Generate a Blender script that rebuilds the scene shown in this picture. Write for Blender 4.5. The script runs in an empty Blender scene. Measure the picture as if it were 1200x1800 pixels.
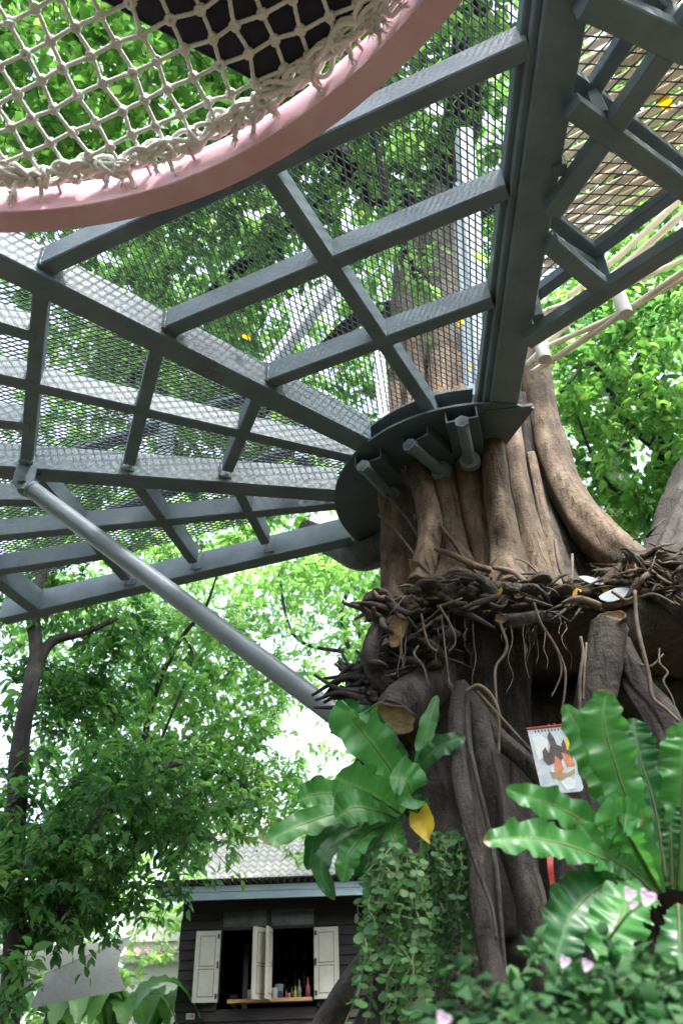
import bpy, bmesh, math, random
import numpy as np
from mathutils import Vector, Matrix
random.seed(7); rng = np.random.default_rng(7)
R = math.radians
scene = bpy.context.scene

# ------------------------------------------------------------------ camera
FPX = 1400.0; PITCH = R(36); ROLL = R(2); CAM = np.array([0, 0, 1.5])
_fw = np.array([0, math.cos(PITCH), math.sin(PITCH)]); _r0 = np.array([1., 0, 0]); _u0 = np.cross(_r0, _fw)
_R = _r0 * math.cos(ROLL) - _u0 * math.sin(ROLL)
_U = _r0 * math.sin(ROLL) + _u0 * math.cos(ROLL)
cd = bpy.data.cameras.new('camera'); cam = bpy.data.objects.new('camera', cd); scene.collection.objects.link(cam)
cd.sensor_fit = 'VERTICAL'; cd.sensor_height = 36; cd.sensor_width = 24; cd.lens = 28
cd.clip_start = 0.05; cd.clip_end = 2000
m = Matrix([[_R[0], _U[0], -_fw[0], CAM[0]], [_R[1], _U[1], -_fw[1], CAM[1]], [_R[2], _U[2], -_fw[2], CAM[2]], [0, 0, 0, 1]])
cam.matrix_world = m
cd.dof.use_dof = True; cd.dof.focus_distance = 4.0; cd.dof.aperture_fstop = 3.2
scene.camera = cam

# ------------------------------------------------------------------ sky, sun, exposure
SUN_EL, SUN_AZ = R(60), math.atan2(-0.83, 0.55)        # azimuth of the sun measured from +X
w = bpy.data.worlds.new('World'); scene.world = w; w.use_nodes = True
nt = w.node_tree; nt.nodes.clear()
sky = nt.nodes.new('ShaderNodeTexSky'); sky.sky_type = 'NISHITA'; sky.sun_disc = False
sky.sun_elevation = SUN_EL; sky.sun_rotation = math.pi / 2 - SUN_AZ
sky.air_density = 1.0; sky.dust_density = 4.0; sky.ozone_density = 1.0
hs = nt.nodes.new('ShaderNodeHueSaturation'); hs.inputs['Saturation'].default_value = 0.55
bg = nt.nodes.new('ShaderNodeBackground'); bg.inputs['Strength'].default_value = 0.15
wo = nt.nodes.new('ShaderNodeOutputWorld')
nt.links.new(sky.outputs[0], hs.inputs['Color']); nt.links.new(hs.outputs[0], bg.inputs[0]); nt.links.new(bg.outputs[0], wo.inputs[0])
sl = bpy.data.lights.new('sun', 'SUN'); sl.energy = 1.7; sl.angle = R(5); sl.color = (1, .985, .95)
so = bpy.data.objects.new('sun', sl); scene.collection.objects.link(so)
sd = Vector((math.cos(SUN_EL) * math.cos(SUN_AZ), math.cos(SUN_EL) * math.sin(SUN_AZ), math.sin(SUN_EL)))
so.rotation_euler = sd.to_track_quat('Z', 'Y').to_euler(); so.location = (0, 0, 30)
vs = scene.view_settings; vs.view_transform = 'Standard'; vs.look = 'None'; vs.gamma = 1.0; vs.use_curve_mapping = False
vs.exposure = 2.32
scene.render.engine = 'CYCLES'
cy = scene.cycles; cy.max_bounces = 6; cy.diffuse_bounces = 4; cy.glossy_bounces = 2; cy.transmission_bounces = 3
cy.use_adaptive_sampling = True; cy.adaptive_threshold = .03
cy.transparent_max_bounces = 8; cy.sample_clamp_indirect = 6; cy.caustics_reflective = False; cy.caustics_refractive = False
cy.use_denoising = True
scene.render.film_transparent = False

# ------------------------------------------------------------------ where a sight line meets a height or a depth
def _ray(x, y):
    d = _fw * FPX + _R * (x - 600) + _U * (900 - y); return d / np.linalg.norm(d)
def atz(x, y, z):
    d = _ray(x, y); return CAM + d * ((z - CAM[2]) / d[2])
def aty(x, y, Y):
    d = _ray(x, y); return CAM + d * (Y / d[1])

# ------------------------------------------------------------------ materials
MATS = {}
def mat(name, col, rough=.6, metal=0., spec=.5, var=.0, vscale=8., stretch=(1, 1, 1), bump=0., bscale=30., col2=None, detail=5.,
        transl=0., coat=0., tint=False, tcols=None, rust=0., wear=0., specks=None):
    if name in MATS: return MATS[name]
    m = bpy.data.materials.new(name); m.use_nodes = True; MATS[name] = m
    t = m.node_tree; t.nodes.clear(); N = t.nodes.new; L = t.links.new
    out = N('ShaderNodeOutputMaterial'); p = N('ShaderNodeBsdfPrincipled')
    p.inputs['Roughness'].default_value = rough; p.inputs['Metallic'].default_value = metal
    p.inputs['Specular IOR Level'].default_value = spec
    if coat: p.inputs['Coat Weight'].default_value = coat; p.inputs['Coat Roughness'].default_value = .25
    geo = N('ShaderNodeNewGeometry'); mp = N('ShaderNodeMapping'); mp.inputs['Scale'].default_value = stretch
    L(geo.outputs['Position'], mp.inputs['Vector'])
    csock = None
    if tint:
        at = N('ShaderNodeAttribute'); at.attribute_name = 'tint'
        cr = N('ShaderNodeValToRGB'); cr.color_ramp.interpolation = 'LINEAR'
        els = cr.color_ramp.elements
        cols = tcols or [col, col2 or col]
        while len(els) < len(cols): els.new(.5)
        for i, c in enumerate(cols):
            els[i].position = i / (len(cols) - 1) if len(cols) < 4 or i < len(cols) - 1 else 1.0
            els[i].color = (*c, 1)
        if len(cols) >= 4:
            for i in range(len(cols)): els[i].position = i / (len(cols) - 1)
        L(at.outputs['Fac'], cr.inputs[0]); csock = cr.outputs[0]
    else:
        n = N('ShaderNodeTexNoise'); n.inputs['Scale'].default_value = vscale; n.inputs['Detail'].default_value = detail
        n.inputs['Roughness'].default_value = .6
        L(mp.outputs[0], n.inputs['Vector'])
        cr = N('ShaderNodeValToRGB'); e = cr.color_ramp.elements
        e[0].position = .32; e[1].position = .7
        c2 = col2 if col2 else tuple(max(0, c * (1 + var)) for c in col)
        c1 = col if col2 else tuple(max(0, c * (1 - var)) for c in col)
        e[0].color = (*c1, 1); e[1].color = (*c2, 1)
        L(n.outputs['Fac'], cr.inputs[0]); csock = cr.outputs[0]
        # roughness follows the grain a little
        rr = N('ShaderNodeMapRange'); rr.inputs['To Min'].default_value = max(.05, rough - .12); rr.inputs['To Max'].default_value = min(1, rough + .12)
        L(n.outputs['Fac'], rr.inputs['Value']); L(rr.outputs[0], p.inputs['Roughness'])
    if rust or wear:
        n2 = N('ShaderNodeTexNoise'); n2.inputs['Scale'].default_value = 14 if rust else 30; n2.inputs['Detail'].default_value = 9
        n2.inputs['Roughness'].default_value = .75
        L(geo.outputs['Position'], n2.inputs['Vector'])
        r2 = N('ShaderNodeValToRGB'); r2.color_ramp.elements[0].position = .70 - .1 * max(rust, wear); r2.color_ramp.elements[1].position = .80
        L(n2.outputs['Fac'], r2.inputs[0])
        mx = N('ShaderNodeMix'); mx.data_type = 'RGBA'
        mx.inputs[7].default_value = (.12, .05, .025, 1) if rust else (*[c * .45 for c in col], 1)
        L(r2.outputs[0], mx.inputs[0]); L(csock, mx.inputs[6]); csock = mx.outputs[2]
    if specks:
        n6 = N('ShaderNodeTexNoise'); n6.inputs['Scale'].default_value = 38; n6.inputs['Detail'].default_value = 6; n6.inputs['Roughness'].default_value = .8; L(geo.outputs['Position'], n6.inputs['Vector'])
        n7 = N('ShaderNodeTexNoise'); n7.inputs['Scale'].default_value = 2.3; n7.inputs['Detail'].default_value = 4; L(geo.outputs['Position'], n7.inputs['Vector'])
        sm = N('ShaderNodeMath'); sm.operation = 'ADD'; L(n6.outputs['Fac'], sm.inputs[0]); L(n7.outputs['Fac'], sm.inputs[1])
        r6 = N('ShaderNodeValToRGB'); r6.color_ramp.elements[0].position = .0; r6.color_ramp.elements[1].position = 1
        mr = N('ShaderNodeMapRange'); mr.inputs['From Min'].default_value = 1.22; mr.inputs['From Max'].default_value = 1.36; L(sm.outputs[0], mr.inputs['Value'])
        mq = N('ShaderNodeMix'); mq.data_type = 'RGBA'; mq.inputs[7].default_value = (*specks, 1); L(mr.outputs[0], mq.inputs[0]); L(csock, mq.inputs[6]); csock = mq.outputs[2]
    L(csock, p.inputs['Base Color'])
    if bump:
        b = N('ShaderNodeBump'); b.inputs['Strength'].default_value = bump; b.inputs['Distance'].default_value = .01
        bn = N('ShaderNodeTexNoise'); bn.inputs['Scale'].default_value = bscale; bn.inputs['Detail'].default_value = 6
        L(mp.outputs[0], bn.inputs['Vector']); L(bn.outputs['Fac'], b.inputs['Height']); L(b.outputs[0], p.inputs['Normal'])
    surf = p.outputs[0]
    if transl:
        tr = N('ShaderNodeBsdfTranslucent')
        hue = N('ShaderNodeHueSaturation'); hue.inputs['Hue'].default_value = .485; hue.inputs['Saturation'].default_value = 1.1; hue.inputs['Value'].default_value = 2.7
        L(csock, hue.inputs['Color']); L(hue.outputs[0], tr.inputs['Color'])
        ms = N('ShaderNodeMixShader'); ms.inputs[0].default_value = transl
        L(surf, ms.inputs[1]); L(tr.outputs[0], ms.inputs[2]); surf = ms.outputs[0]
    L(surf, out.inputs['Surface'])
    return m

def bark(name, c1, c2, c3, bump=.9, zs=.35):
    """smooth fig bark: mottled, freckled with pale lenticels, finely wrinkled"""
    if name in MATS: return MATS[name]
    m = bpy.data.materials.new(name); m.use_nodes = True; MATS[name] = m
    t = m.node_tree; t.nodes.clear(); N = t.nodes.new; L = t.links.new
    out = N('ShaderNodeOutputMaterial'); p = N('ShaderNodeBsdfPrincipled'); p.inputs['Roughness'].default_value = .75
    p.inputs['Specular IOR Level'].default_value = .35
    geo = N('ShaderNodeNewGeometry'); mp = N('ShaderNodeMapping'); mp.inputs['Scale'].default_value = (1, 1, zs)
    L(geo.outputs['Position'], mp.inputs['Vector'])
    n1 = N('ShaderNodeTexNoise'); n1.inputs['Scale'].default_value = 6; n1.inputs['Detail'].default_value = 9; n1.inputs['Roughness'].default_value = .68
    n1.inputs['Distortion'].default_value = .8
    L(mp.outputs[0], n1.inputs['Vector'])
    cr = N('ShaderNodeValToRGB'); e = cr.color_ramp.elements; e[0].position = .3; e[1].position = .72
    e[0].color = (*c1, 1); e[1].color = (*c3, 1); k = e.new(.5); k.color = (*c2, 1)
    L(n1.outputs['Fac'], cr.inputs[0])
    v = N('ShaderNodeTexNoise'); v.inputs['Scale'].default_value = 95; v.inputs['Detail'].default_value = 3; v.inputs['Roughness'].default_value = .7
    L(geo.outputs['Position'], v.inputs['Vector'])
    r2 = N('ShaderNodeValToRGB'); r2.color_ramp.elements[0].position = .56; r2.color_ramp.elements[1].position = .74
    L(v.outputs['Fac'], r2.inputs[0])
    mx = N('ShaderNodeMix'); mx.data_type = 'RGBA'; mx.inputs[7].default_value = (*[min(1, c * 1.7 + .03) for c in c3], 1)
    mu = N('ShaderNodeMath'); mu.operation = 'MULTIPLY'; mu.inputs[1].default_value = .45
    L(r2.outputs[0], mu.inputs[0]); L(mu.outputs[0], mx.inputs[0]); L(cr.outputs[0], mx.inputs[6])
    # long dark fissures and blotchy stains
    mp3 = N('ShaderNodeMapping'); mp3.inputs['Scale'].default_value = (34, 34, 3.2); L(geo.outputs['Position'], mp3.inputs['Vector'])
    n4 = N('ShaderNodeTexNoise'); n4.inputs['Scale'].default_value = 1; n4.inputs['Detail'].default_value = 6; n4.inputs['Roughness'].default_value = .6; n4.inputs['Distortion'].default_value = .6
    L(mp3.outputs[0], n4.inputs['Vector'])
    r4 = N('ShaderNodeValToRGB'); r4.color_ramp.elements[0].position = .30; r4.color_ramp.elements[1].position = .46; r4.color_ramp.elements[0].color = (.35, .33, .32, 1)
    L(n4.outputs['Fac'], r4.inputs[0])
    n5 = N('ShaderNodeTexNoise'); n5.inputs['Scale'].default_value = 3.1; n5.inputs['Detail'].default_value = 8; n5.inputs['Roughness'].default_value = .7
    L(geo.outputs['Position'], n5.inputs['Vector'])
    r5 = N('ShaderNodeValToRGB'); r5.color_ramp.elements[0].position = .36; r5.color_ramp.elements[1].position = .56; r5.color_ramp.elements[0].color = (.42, .40, .38, 1)
    L(n5.outputs['Fac'], r5.inputs[0])
    m4 = N('ShaderNodeMix'); m4.data_type = 'RGBA'; m4.blend_type = 'MULTIPLY'; m4.inputs[0].default_value = 1
    m5 = N('ShaderNodeMix'); m5.data_type = 'RGBA'; m5.blend_type = 'MULTIPLY'; m5.inputs[0].default_value = 1
    L(mx.outputs[2], m4.inputs[6]); L(r4.outputs[0], m4.inputs[7]); L(m4.outputs[2], m5.inputs[6]); L(r5.outputs[0], m5.inputs[7])
    L(m5.outputs[2], p.inputs['Base Color'])
    b0 = N('ShaderNodeBump'); b0.inputs['Strength'].default_value = .8; b0.inputs['Distance'].default_value = .012; L(r4.outputs[0], b0.inputs['Height'])
    b1 = N('ShaderNodeBump'); b1.inputs['Strength'].default_value = bump; b1.inputs['Distance'].default_value = .012
    mp2 = N('ShaderNodeMapping'); mp2.inputs['Scale'].default_value = (1, 1, 1.5); L(geo.outputs['Position'], mp2.inputs['Vector'])
    n3 = N('ShaderNodeTexNoise'); n3.inputs['Scale'].default_value = 22; n3.inputs['Detail'].default_value = 8; n3.inputs['Roughness'].default_value = .7
    L(mp2.outputs[0], n3.inputs['Vector']); L(n3.outputs['Fac'], b1.inputs['Height']); L(b0.outputs[0], b1.inputs['Normal'])
    b2 = N('ShaderNodeBump'); b2.inputs['Strength'].default_value = .5; b2.inputs['Distance'].default_value = .004
    L(v.outputs['Fac'], b2.inputs['Height']); L(b1.outputs[0], b2.inputs['Normal']); L(b2.outputs[0], p.inputs['Normal'])
    L(p.outputs[0], out.inputs['Surface'])
    return m

steel = mat('painted steel', (.105, .148, .172), .48, spec=.45, col2=(.175, .228, .255), vscale=5, stretch=(1, 1, 1), bump=.2, bscale=45, wear=.6, detail=9, specks=(.13, .065, .035))
steel_d = mat('painted steel plate', (.07, .098, .11), .5, col2=(.11, .145, .16), vscale=7, bump=.18, bscale=40, wear=.5)
galv = mat('galvanised pipe', (.17, .21, .24), .45, metal=.1, col2=(.235, .275, .31), vscale=7, bump=.12, bscale=50, wear=.4, detail=9)
palesteel = mat('pale painted steel', (.50, .56, .60), .5, col2=(.58, .64, .68), vscale=6, bump=.05)
meshmat = mat('expanded metal', (.085, .105, .115), .62, col2=(.145, .17, .18), vscale=20, rust=.6)
pink = mat('pink paint', (.66, .37, .43), .45, col2=(.76, .49, .55), vscale=5, bump=.12, bscale=60, wear=.5, detail=9, specks=(.35, .14, .12))
ropem = mat('cotton rope', (.74, .73, .69), .9, spec=.1, col2=(.88, .87, .84), vscale=18, bump=.5, bscale=160)
matm = mat('navy canvas', (.012, .011, .02), .8, col2=(.022, .02, .035), vscale=30, bump=.3, bscale=220)
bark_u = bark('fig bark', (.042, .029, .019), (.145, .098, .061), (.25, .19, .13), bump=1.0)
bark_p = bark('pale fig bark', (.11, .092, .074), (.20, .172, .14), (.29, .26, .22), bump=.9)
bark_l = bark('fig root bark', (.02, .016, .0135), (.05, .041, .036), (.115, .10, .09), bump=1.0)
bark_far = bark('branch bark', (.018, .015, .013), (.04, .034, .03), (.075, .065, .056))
cutwood = mat('cut wood', (.26, .16, .075), .85, col2=(.44, .31, .17), vscale=28, bump=.8, bscale=60)
soil = mat('root soil', (.025, .019, .014), .95, col2=(.07, .052, .038), vscale=22, bump=1.0, bscale=40)
twigm = mat('dry root', (.07, .05, .036), .85, col2=(.18, .135, .10), vscale=25, bump=.4)
bamboo = mat('split bamboo', (.58, .52, .40), .55, col2=(.78, .73, .60), vscale=10, stretch=(1, 1, 1), bump=.2, bscale=50, transl=.08)
pvc = mat('white post end', (.55, .54, .48), .6, col2=(.68, .67, .61), vscale=14, bump=.2)
LEAFG = [(.04, .11, .034), (.065, .165, .043), (.10, .215, .055), (.15, .27, .075)]
leaf_a = mat('fig leaf', (0, 0, 0), .42, tint=True, tcols=LEAFG, transl=.56)
leaf_b = mat('tree leaf', (0, 0, 0), .40, tint=True, tcols=[(.025, .08, .028), (.045, .13, .038), (.075, .18, .05), (.125, .25, .075)], transl=.52)
leaf_c = mat('bright leaf', (0, 0, 0), .45, tint=True, tcols=[(.06, .155, .05), (.10, .22, .068), (.15, .28, .09), (.22, .35, .125)], transl=.6)  # paler greens, also standing in for haze over the far trees
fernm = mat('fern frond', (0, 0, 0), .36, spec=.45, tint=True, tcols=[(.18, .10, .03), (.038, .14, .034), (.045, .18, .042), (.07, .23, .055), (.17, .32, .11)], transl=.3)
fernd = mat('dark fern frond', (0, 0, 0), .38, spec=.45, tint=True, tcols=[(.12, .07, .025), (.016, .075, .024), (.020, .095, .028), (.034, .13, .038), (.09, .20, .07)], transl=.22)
ribm = mat('fern midrib', (.05, .045, .02), .6, col2=(.10, .13, .04), vscale=9)
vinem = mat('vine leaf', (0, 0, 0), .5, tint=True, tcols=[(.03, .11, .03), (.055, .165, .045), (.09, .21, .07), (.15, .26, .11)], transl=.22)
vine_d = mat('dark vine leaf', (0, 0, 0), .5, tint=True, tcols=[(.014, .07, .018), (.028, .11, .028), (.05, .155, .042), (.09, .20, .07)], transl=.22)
vinestem = mat('vine stem', (.10, .14, .06), .7, col2=(.16, .2, .09), vscale=9)
yellow = mat('yellow leaf', (.50, .34, .02), .5, col2=(.60, .45, .04), vscale=20, transl=.3)
brownleaf = mat('dead leaf', (.33, .19, .07), .7, col2=(.46, .30, .12), vscale=30, transl=.2)
bushleaf = mat('bush leaf', (0, 0, 0), .75, spec=.25, tint=True, tcols=[(.010, .038, .014), (.018, .062, .022), (.032, .092, .032), (.06, .14, .05)], transl=.3)
petal = mat('pink bract', (.52, .38, .52), .6, col2=(.64, .52, .62), vscale=20, transl=.35)
hutwood = mat('black stained board', (.016, .0135, .0125), .75, col2=(.034, .028, .026), vscale=6, stretch=(1, 1, 9), bump=.5, bscale=14)
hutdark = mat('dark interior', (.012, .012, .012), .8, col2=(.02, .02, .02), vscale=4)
cream = mat('cream shutter paint', (.50, .47, .41), .6, col2=(.58, .55, .49), vscale=9, bump=.08, wear=.25)
cream_d = mat('shutter groove', (.13, .12, .10), .8)
sillm = mat('varnished sill', (.40, .23, .09), .5, col2=(.5, .31, .13), vscale=9)
fascia = mat('pale blue fascia', (.30, .40, .47), .6, col2=(.37, .48, .55), vscale=5, bump=.05, wear=.2)
roofdark = mat('weathered roof sheet', (.17, .15, .14), .85, col2=(.30, .27, .25), vscale=8, bump=.2, rust=.8)
tilew = mat('pale roof tile', (.29, .28, .265), .7, col2=(.37, .36, .345), vscale=3, bump=.1)
tilebrown = mat('faded brown tile', (.33, .25, .22), .8, col2=(.45, .36, .33), vscale=5)
whitew = mat('white render', (.66, .66, .63), .8, col2=(.74, .74, .71), vscale=2, bump=.1)
glassd = mat('dusty glass', (.05, .06, .06), .22, col2=(.11, .125, .12), vscale=8)
sailtop = mat('cream sail', (.44, .43, .37), .9, spec=.1, col2=(.5, .49, .43), vscale=3, transl=.35)
sailund = mat('grey sail', (.30, .30, .31), .9, spec=.1, col2=(.36, .36, .37), vscale=40, stretch=(1, 1, .2), transl=.3)
black = mat('black iron', (.02, .02, .02), .5)
red = mat('red plastic', (.36, .04, .03), .5)
bananam = mat('banana leaf', (.07, .19, .05), .4, col2=(.12, .27, .075), vscale=6, transl=.4)
earth = mat('ground earth', (.045, .04, .03), .95, col2=(.08, .07, .05), vscale=1.2, bump=.5)

# ------------------------------------------------------------------ mesh helpers
COL = scene.collection
def tag(o, label=None, cat=None, group=None, kind=None):
    if label: o['label'] = label
    if cat: o['category'] = cat
    if group: o['group'] = group
    if kind: o['kind'] = kind
    return o
def thing(name, label, cat, loc=(0, 0, 0), group=None):
    o = bpy.data.objects.new(name, None); COL.objects.link(o); o.location = loc; o.empty_display_size = .1
    o['root'] = 0; del o['root']
    return tag(o, label, cat, group)
def origin(o):
    v = Vector((0, 0, 0))
    while o is not None: v = v + o.location; o = o.parent
    return v
class B:
    """collects shapes for one mesh"""
    def __init__(s): s.v = []; s.f = []; s.n = 0; s.fm = []; s.cur = 0
    def add(s, v, f):
        v = np.asarray(v, float).reshape(-1, 3); s.v.append(v)
        for q in f: s.f.append(tuple(int(i) + s.n for i in q)); s.fm.append(s.cur)
        s.n += len(v); return s
    def box(s, c, size, rz=0., ch=0.):
        hx, hy, hz = [d / 2 for d in size]; c = np.asarray(c, float)
        v = np.array([[x, y, z] for z in (-hz, hz) for x, y in ((-hx, -hy), (hx, -hy), (hx, hy), (-hx, hy))])
        cs, sn = math.cos(rz), math.sin(rz)
        v = np.c_[v[:, 0] * cs - v[:, 1] * sn, v[:, 0] * sn + v[:, 1] * cs, v[:, 2]] + c
        return s.add(v, [(3, 2, 1, 0), (4, 5, 6, 7), (0, 1, 5, 4), (1, 2, 6, 5), (2, 3, 7, 6), (3, 0, 4, 7)])
    def bar(s, p0, p1, w_, h_, up=(0, 0, 1), ch=.006, lo=None):
        """chamfered rectangular section from p0 to p1; the path is the centre line"""
        p0 = np.asarray(p0, float); p1 = np.asarray(p1, float); d = p1 - p0; d /= np.linalg.norm(d)
        u = np.asarray(up, float); sd_ = np.cross(d, u); sd_ /= np.linalg.norm(sd_); u = np.cross(sd_, d)
        a, b, c = w_ / 2, h_ / 2, min(ch, w_ / 4, h_ / 4)
        prof = [(-a + c, -b), (a - c, -b), (a, -b + c), (a, b - c), (a - c, b), (-a + c, b), (-a, b - c), (-a, -b + c)]
        v = [p + sd_ * x + u * y for p in (p0, p1) for x, y in prof]
        f = [(i, (i + 1) % 8, 8 + (i + 1) % 8, 8 + i) for i in range(8)] + [tuple(range(7, -1, -1)), tuple(range(8, 16))]
        return s.add(v, f)
    def tube(s, pts, rad, sides=10, rings=None, lump=0., seed=0, cap=True, lobes=None):
        v, f = tube_arrays(pts, rad, sides, rings, lump, seed, cap, lobes); return s.add(v, f)
    def grid(s, P):
        """P: (n,m,3) sheet"""
        n, m = P.shape[:2]
        f = [(i * m + j, i * m + j + 1, (i + 1) * m + j + 1, (i + 1) * m + j) for i in range(n - 1) for j in range(m - 1)]
        return s.add(P.reshape(-1, 3), f)
    def build(s, name, mt, parent=None, smooth=False, angle=None):
        o_ = origin(parent)
        v = np.concatenate(s.v) - np.array(o_)
        me = bpy.data.meshes.new(name); me.from_pydata(v.tolist(), [], s.f); me.validate()
        for q in (mt if isinstance(mt, (list, tuple)) else [mt]): me.materials.append(q)
        if isinstance(mt, (list, tuple)) and len(me.polygons) == len(s.fm): me.polygons.foreach_set('material_index', s.fm)
        if smooth: me.polygons.foreach_set('use_smooth', [True] * len(me.polygons))
        me.update()
        if smooth and angle:
            try: me.set_sharp_from_angle(angle=R(angle))
            except Exception: pass
        o = bpy.data.objects.new(name, me); COL.objects.link(o); o.parent = parent
        return o
def catmull(P, n):
    P = np.asarray(P, float)
    if len(P) == 2: t = np.linspace(0, 1, n)[:, None]; return P[0] * (1 - t) + P[1] * t
    Q = np.vstack([2 * P[0] - P[1], P, 2 * P[-1] - P[-2]])
    k = len(P) - 1; u = np.linspace(0, k - 1e-6, n); i = u.astype(int); t = (u - i)[:, None]
    a, b, c, d = Q[i], Q[i + 1], Q[i + 2], Q[i + 3]
    return .5 * (2 * b + (c - a) * t + (2 * a - 5 * b + 4 * c - d) * t ** 2 + (3 * b - a - 3 * c + d) * t ** 3)
def tube_arrays(pts, rad, sides=10, rings=None, lump=0., seed=0, cap=True, lobes=None):
    pts = np.asarray(pts, float); rings = rings or max(2, 6 * (len(pts) - 1))
    if len(pts) == 2 and not lump and rings > 2 and np.isscalar(rad): rings = 2
    C = catmull(pts, rings); rad = np.atleast_1d(np.asarray(rad, float))
    r = np.interp(np.linspace(0, 1, rings), np.linspace(0, 1, len(rad)), rad)
    T = np.gradient(C, axis=0); T /= np.linalg.norm(T, axis=1)[:, None] + 1e-12
    a = np.array([1., 0, 0]) if abs(T[0][0]) < .8 else np.array([0, 1., 0])
    nrm = np.cross(T[0], a); nrm /= np.linalg.norm(nrm); Ns = []
    for i in range(rings):
        nrm = nrm - T[i] * (nrm @ T[i]); nrm /= np.linalg.norm(nrm); Ns.append(nrm.copy())
    Ns = np.array(Ns); Bs = np.cross(T, Ns)
    th = np.linspace(0, 2 * math.pi, sides, endpoint=False)
    rr = np.repeat(r[:, None], sides, 1)
    if lump:
        g = np.random.default_rng(seed + 101); L_ = np.linalg.norm(np.diff(C, axis=0), axis=1).sum(); s_ = np.linspace(0, L_, rings)[:, None]
        nz = np.zeros_like(rr)
        for k, a_ in ((2, .5), (3, .35), (4, .22), (5, .15)):
            nz += a_ * np.sin(k * th[None] + g.uniform(0, 6.28) + 1.6 * np.sin(g.uniform(1.2, 3) * s_ + g.uniform(0, 6.28)))
        for a_, fr in ((.45, g.uniform(4, 7)), (.25, g.uniform(11, 17))):
            nz += a_ * np.sin(fr * s_ + g.uniform(0, 6.28) + .8 * np.sin(th[None] + g.uniform(0, 6.28)))
        rr = rr * (1 + lump * nz)
    if lobes is not None:
        rr = rr * lobes(th[None, :], np.linspace(0, 1, rings)[:, None])
    V = C[:, None] + Ns[:, None] * (rr * np.cos(th))[..., None] + Bs[:, None] * (rr * np.sin(th))[..., None]
    V = V.reshape(-1, 3)
    F = [(i * sides + j, i * sides + (j + 1) % sides, (i + 1) * sides + (j + 1) % sides, (i + 1) * sides + j) for i in range(rings - 1) for j in range(sides)]
    if cap:
        n = len(V); V = np.vstack([V, C[0], C[-1]])
        F += [(n, (j + 1) % sides, j) for j in range(sides)]
        o = (rings - 1) * sides; F += [(n + 1, o + j, o + (j + 1) % sides) for j in range(sides)]
    return V, F
def part(name, b, mt, parent, smooth=False, label=None, angle=None, kind=None):
    o = b.build(name, mt, parent, smooth, angle)
    if label: o['label'] = label
    if kind: o['kind'] = kind
    return o
def clone(o, parent, loc=None, rot=None, scale=None):
    c = o.copy(); COL.objects.link(c); c.parent = parent
    if loc is not None: c.location = loc
    if rot is not None: c.rotation_euler = rot
    if scale is not None: c.scale = scale
    return c

# vectorised value noise, used to open gaps in crowns
def vnoise(P, sc, seed=0):
    Q = np.asarray(P) / sc + seed * 17.31; i = np.floor(Q).astype(np.int64); f = Q - i; f = f * f * (3 - 2 * f)
    def h(a, b, c):
        x = (a * 374761393 + b * 668265263 + c * 2147483647 + seed * 144665) & 0x7fffffff
        x = ((x ^ (x >> 13)) * 1274126177) & 0x7fffffff; return ((x ^ (x >> 16)) & 0xffff) / 65535.
    r = 0
    for dx in (0, 1):
        for dy in (0, 1):
            for dz in (0, 1):
                wgt = (f[:, 0] if dx else 1 - f[:, 0]) * (f[:, 1] if dy else 1 - f[:, 1]) * (f[:, 2] if dz else 1 - f[:, 2])
                r = r + wgt * h(i[:, 0] + dx, i[:, 1] + dy, i[:, 2] + dz)
    return r
def fast_mesh(name, V, tri, mt, parent, tint=None, smooth=False):
    V = np.asarray(V, np.float32) - np.array(origin(parent), np.float32); tri = np.asarray(tri, np.int32)
    me = bpy.data.meshes.new(name); me.vertices.add(len(V)); me.vertices.foreach_set('co', V.ravel())
    me.loops.add(tri.size); me.loops.foreach_set('vertex_index', tri.ravel())
    k = tri.shape[1]; me.polygons.add(len(tri))
    me.polygons.foreach_set('loop_start', np.arange(0, tri.size, k, dtype=np.int32)); me.polygons.foreach_set('loop_total', np.full(len(tri), k, np.int32))
    if smooth: me.polygons.foreach_set('use_smooth', np.ones(len(tri), bool))
    me.materials.append(mt); me.update(calc_edges=True)
    if tint is not None:
        a = me.attributes.new('tint', 'FLOAT', 'POINT'); a.data.foreach_set('value', np.asarray(tint, np.float32))
    o = bpy.data.objects.new(name, me); COL.objects.link(o); o.parent = parent; return o
def unit(a): return a / (np.linalg.norm(a, axis=-1, keepdims=True) + 1e-9)
def leaves(P, D, Nn, L_, W_, tint, fold=.25, curl=.25):
    """one pointed, folded, drooping leaf at every P: six points, four triangles"""
    n = len(P); D = unit(D); S = unit(np.cross(D, Nn)); Nn = np.cross(S, D)
    L_ = np.broadcast_to(np.asarray(L_, float), (n,))[:, None]; W_ = np.broadcast_to(np.asarray(W_, float), (n,))[:, None]
    v = np.empty((n, 6, 3))
    v[:, 0] = P
    v[:, 1] = P + D * L_ * .26 + S * W_ * .44 + Nn * W_ * fold
    v[:, 2] = P + D * L_ * .26 - S * W_ * .44 + Nn * W_ * fold
    v[:, 3] = P + D * L_ * .66 + S * W_ * .48 + Nn * (W_ * fold - L_ * curl * .4)
    v[:, 4] = P + D * L_ * .66 - S * W_ * .48 + Nn * (W_ * fold - L_ * curl * .4)
    v[:, 5] = P + D * L_ - Nn * L_ * curl
    t = np.array([[0, 1, 2], [1, 3, 2], [2, 3, 4], [4, 3, 5]])
    t = np.array([[0, 1, 2], [2, 1, 3], [2, 3, 4], [4, 3, 5]])
    tri = (t[None] + (np.arange(n) * 6)[:, None, None]).reshape(-1, 3)
    return v.reshape(-1, 3), tri, np.repeat(tint, 6)
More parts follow.
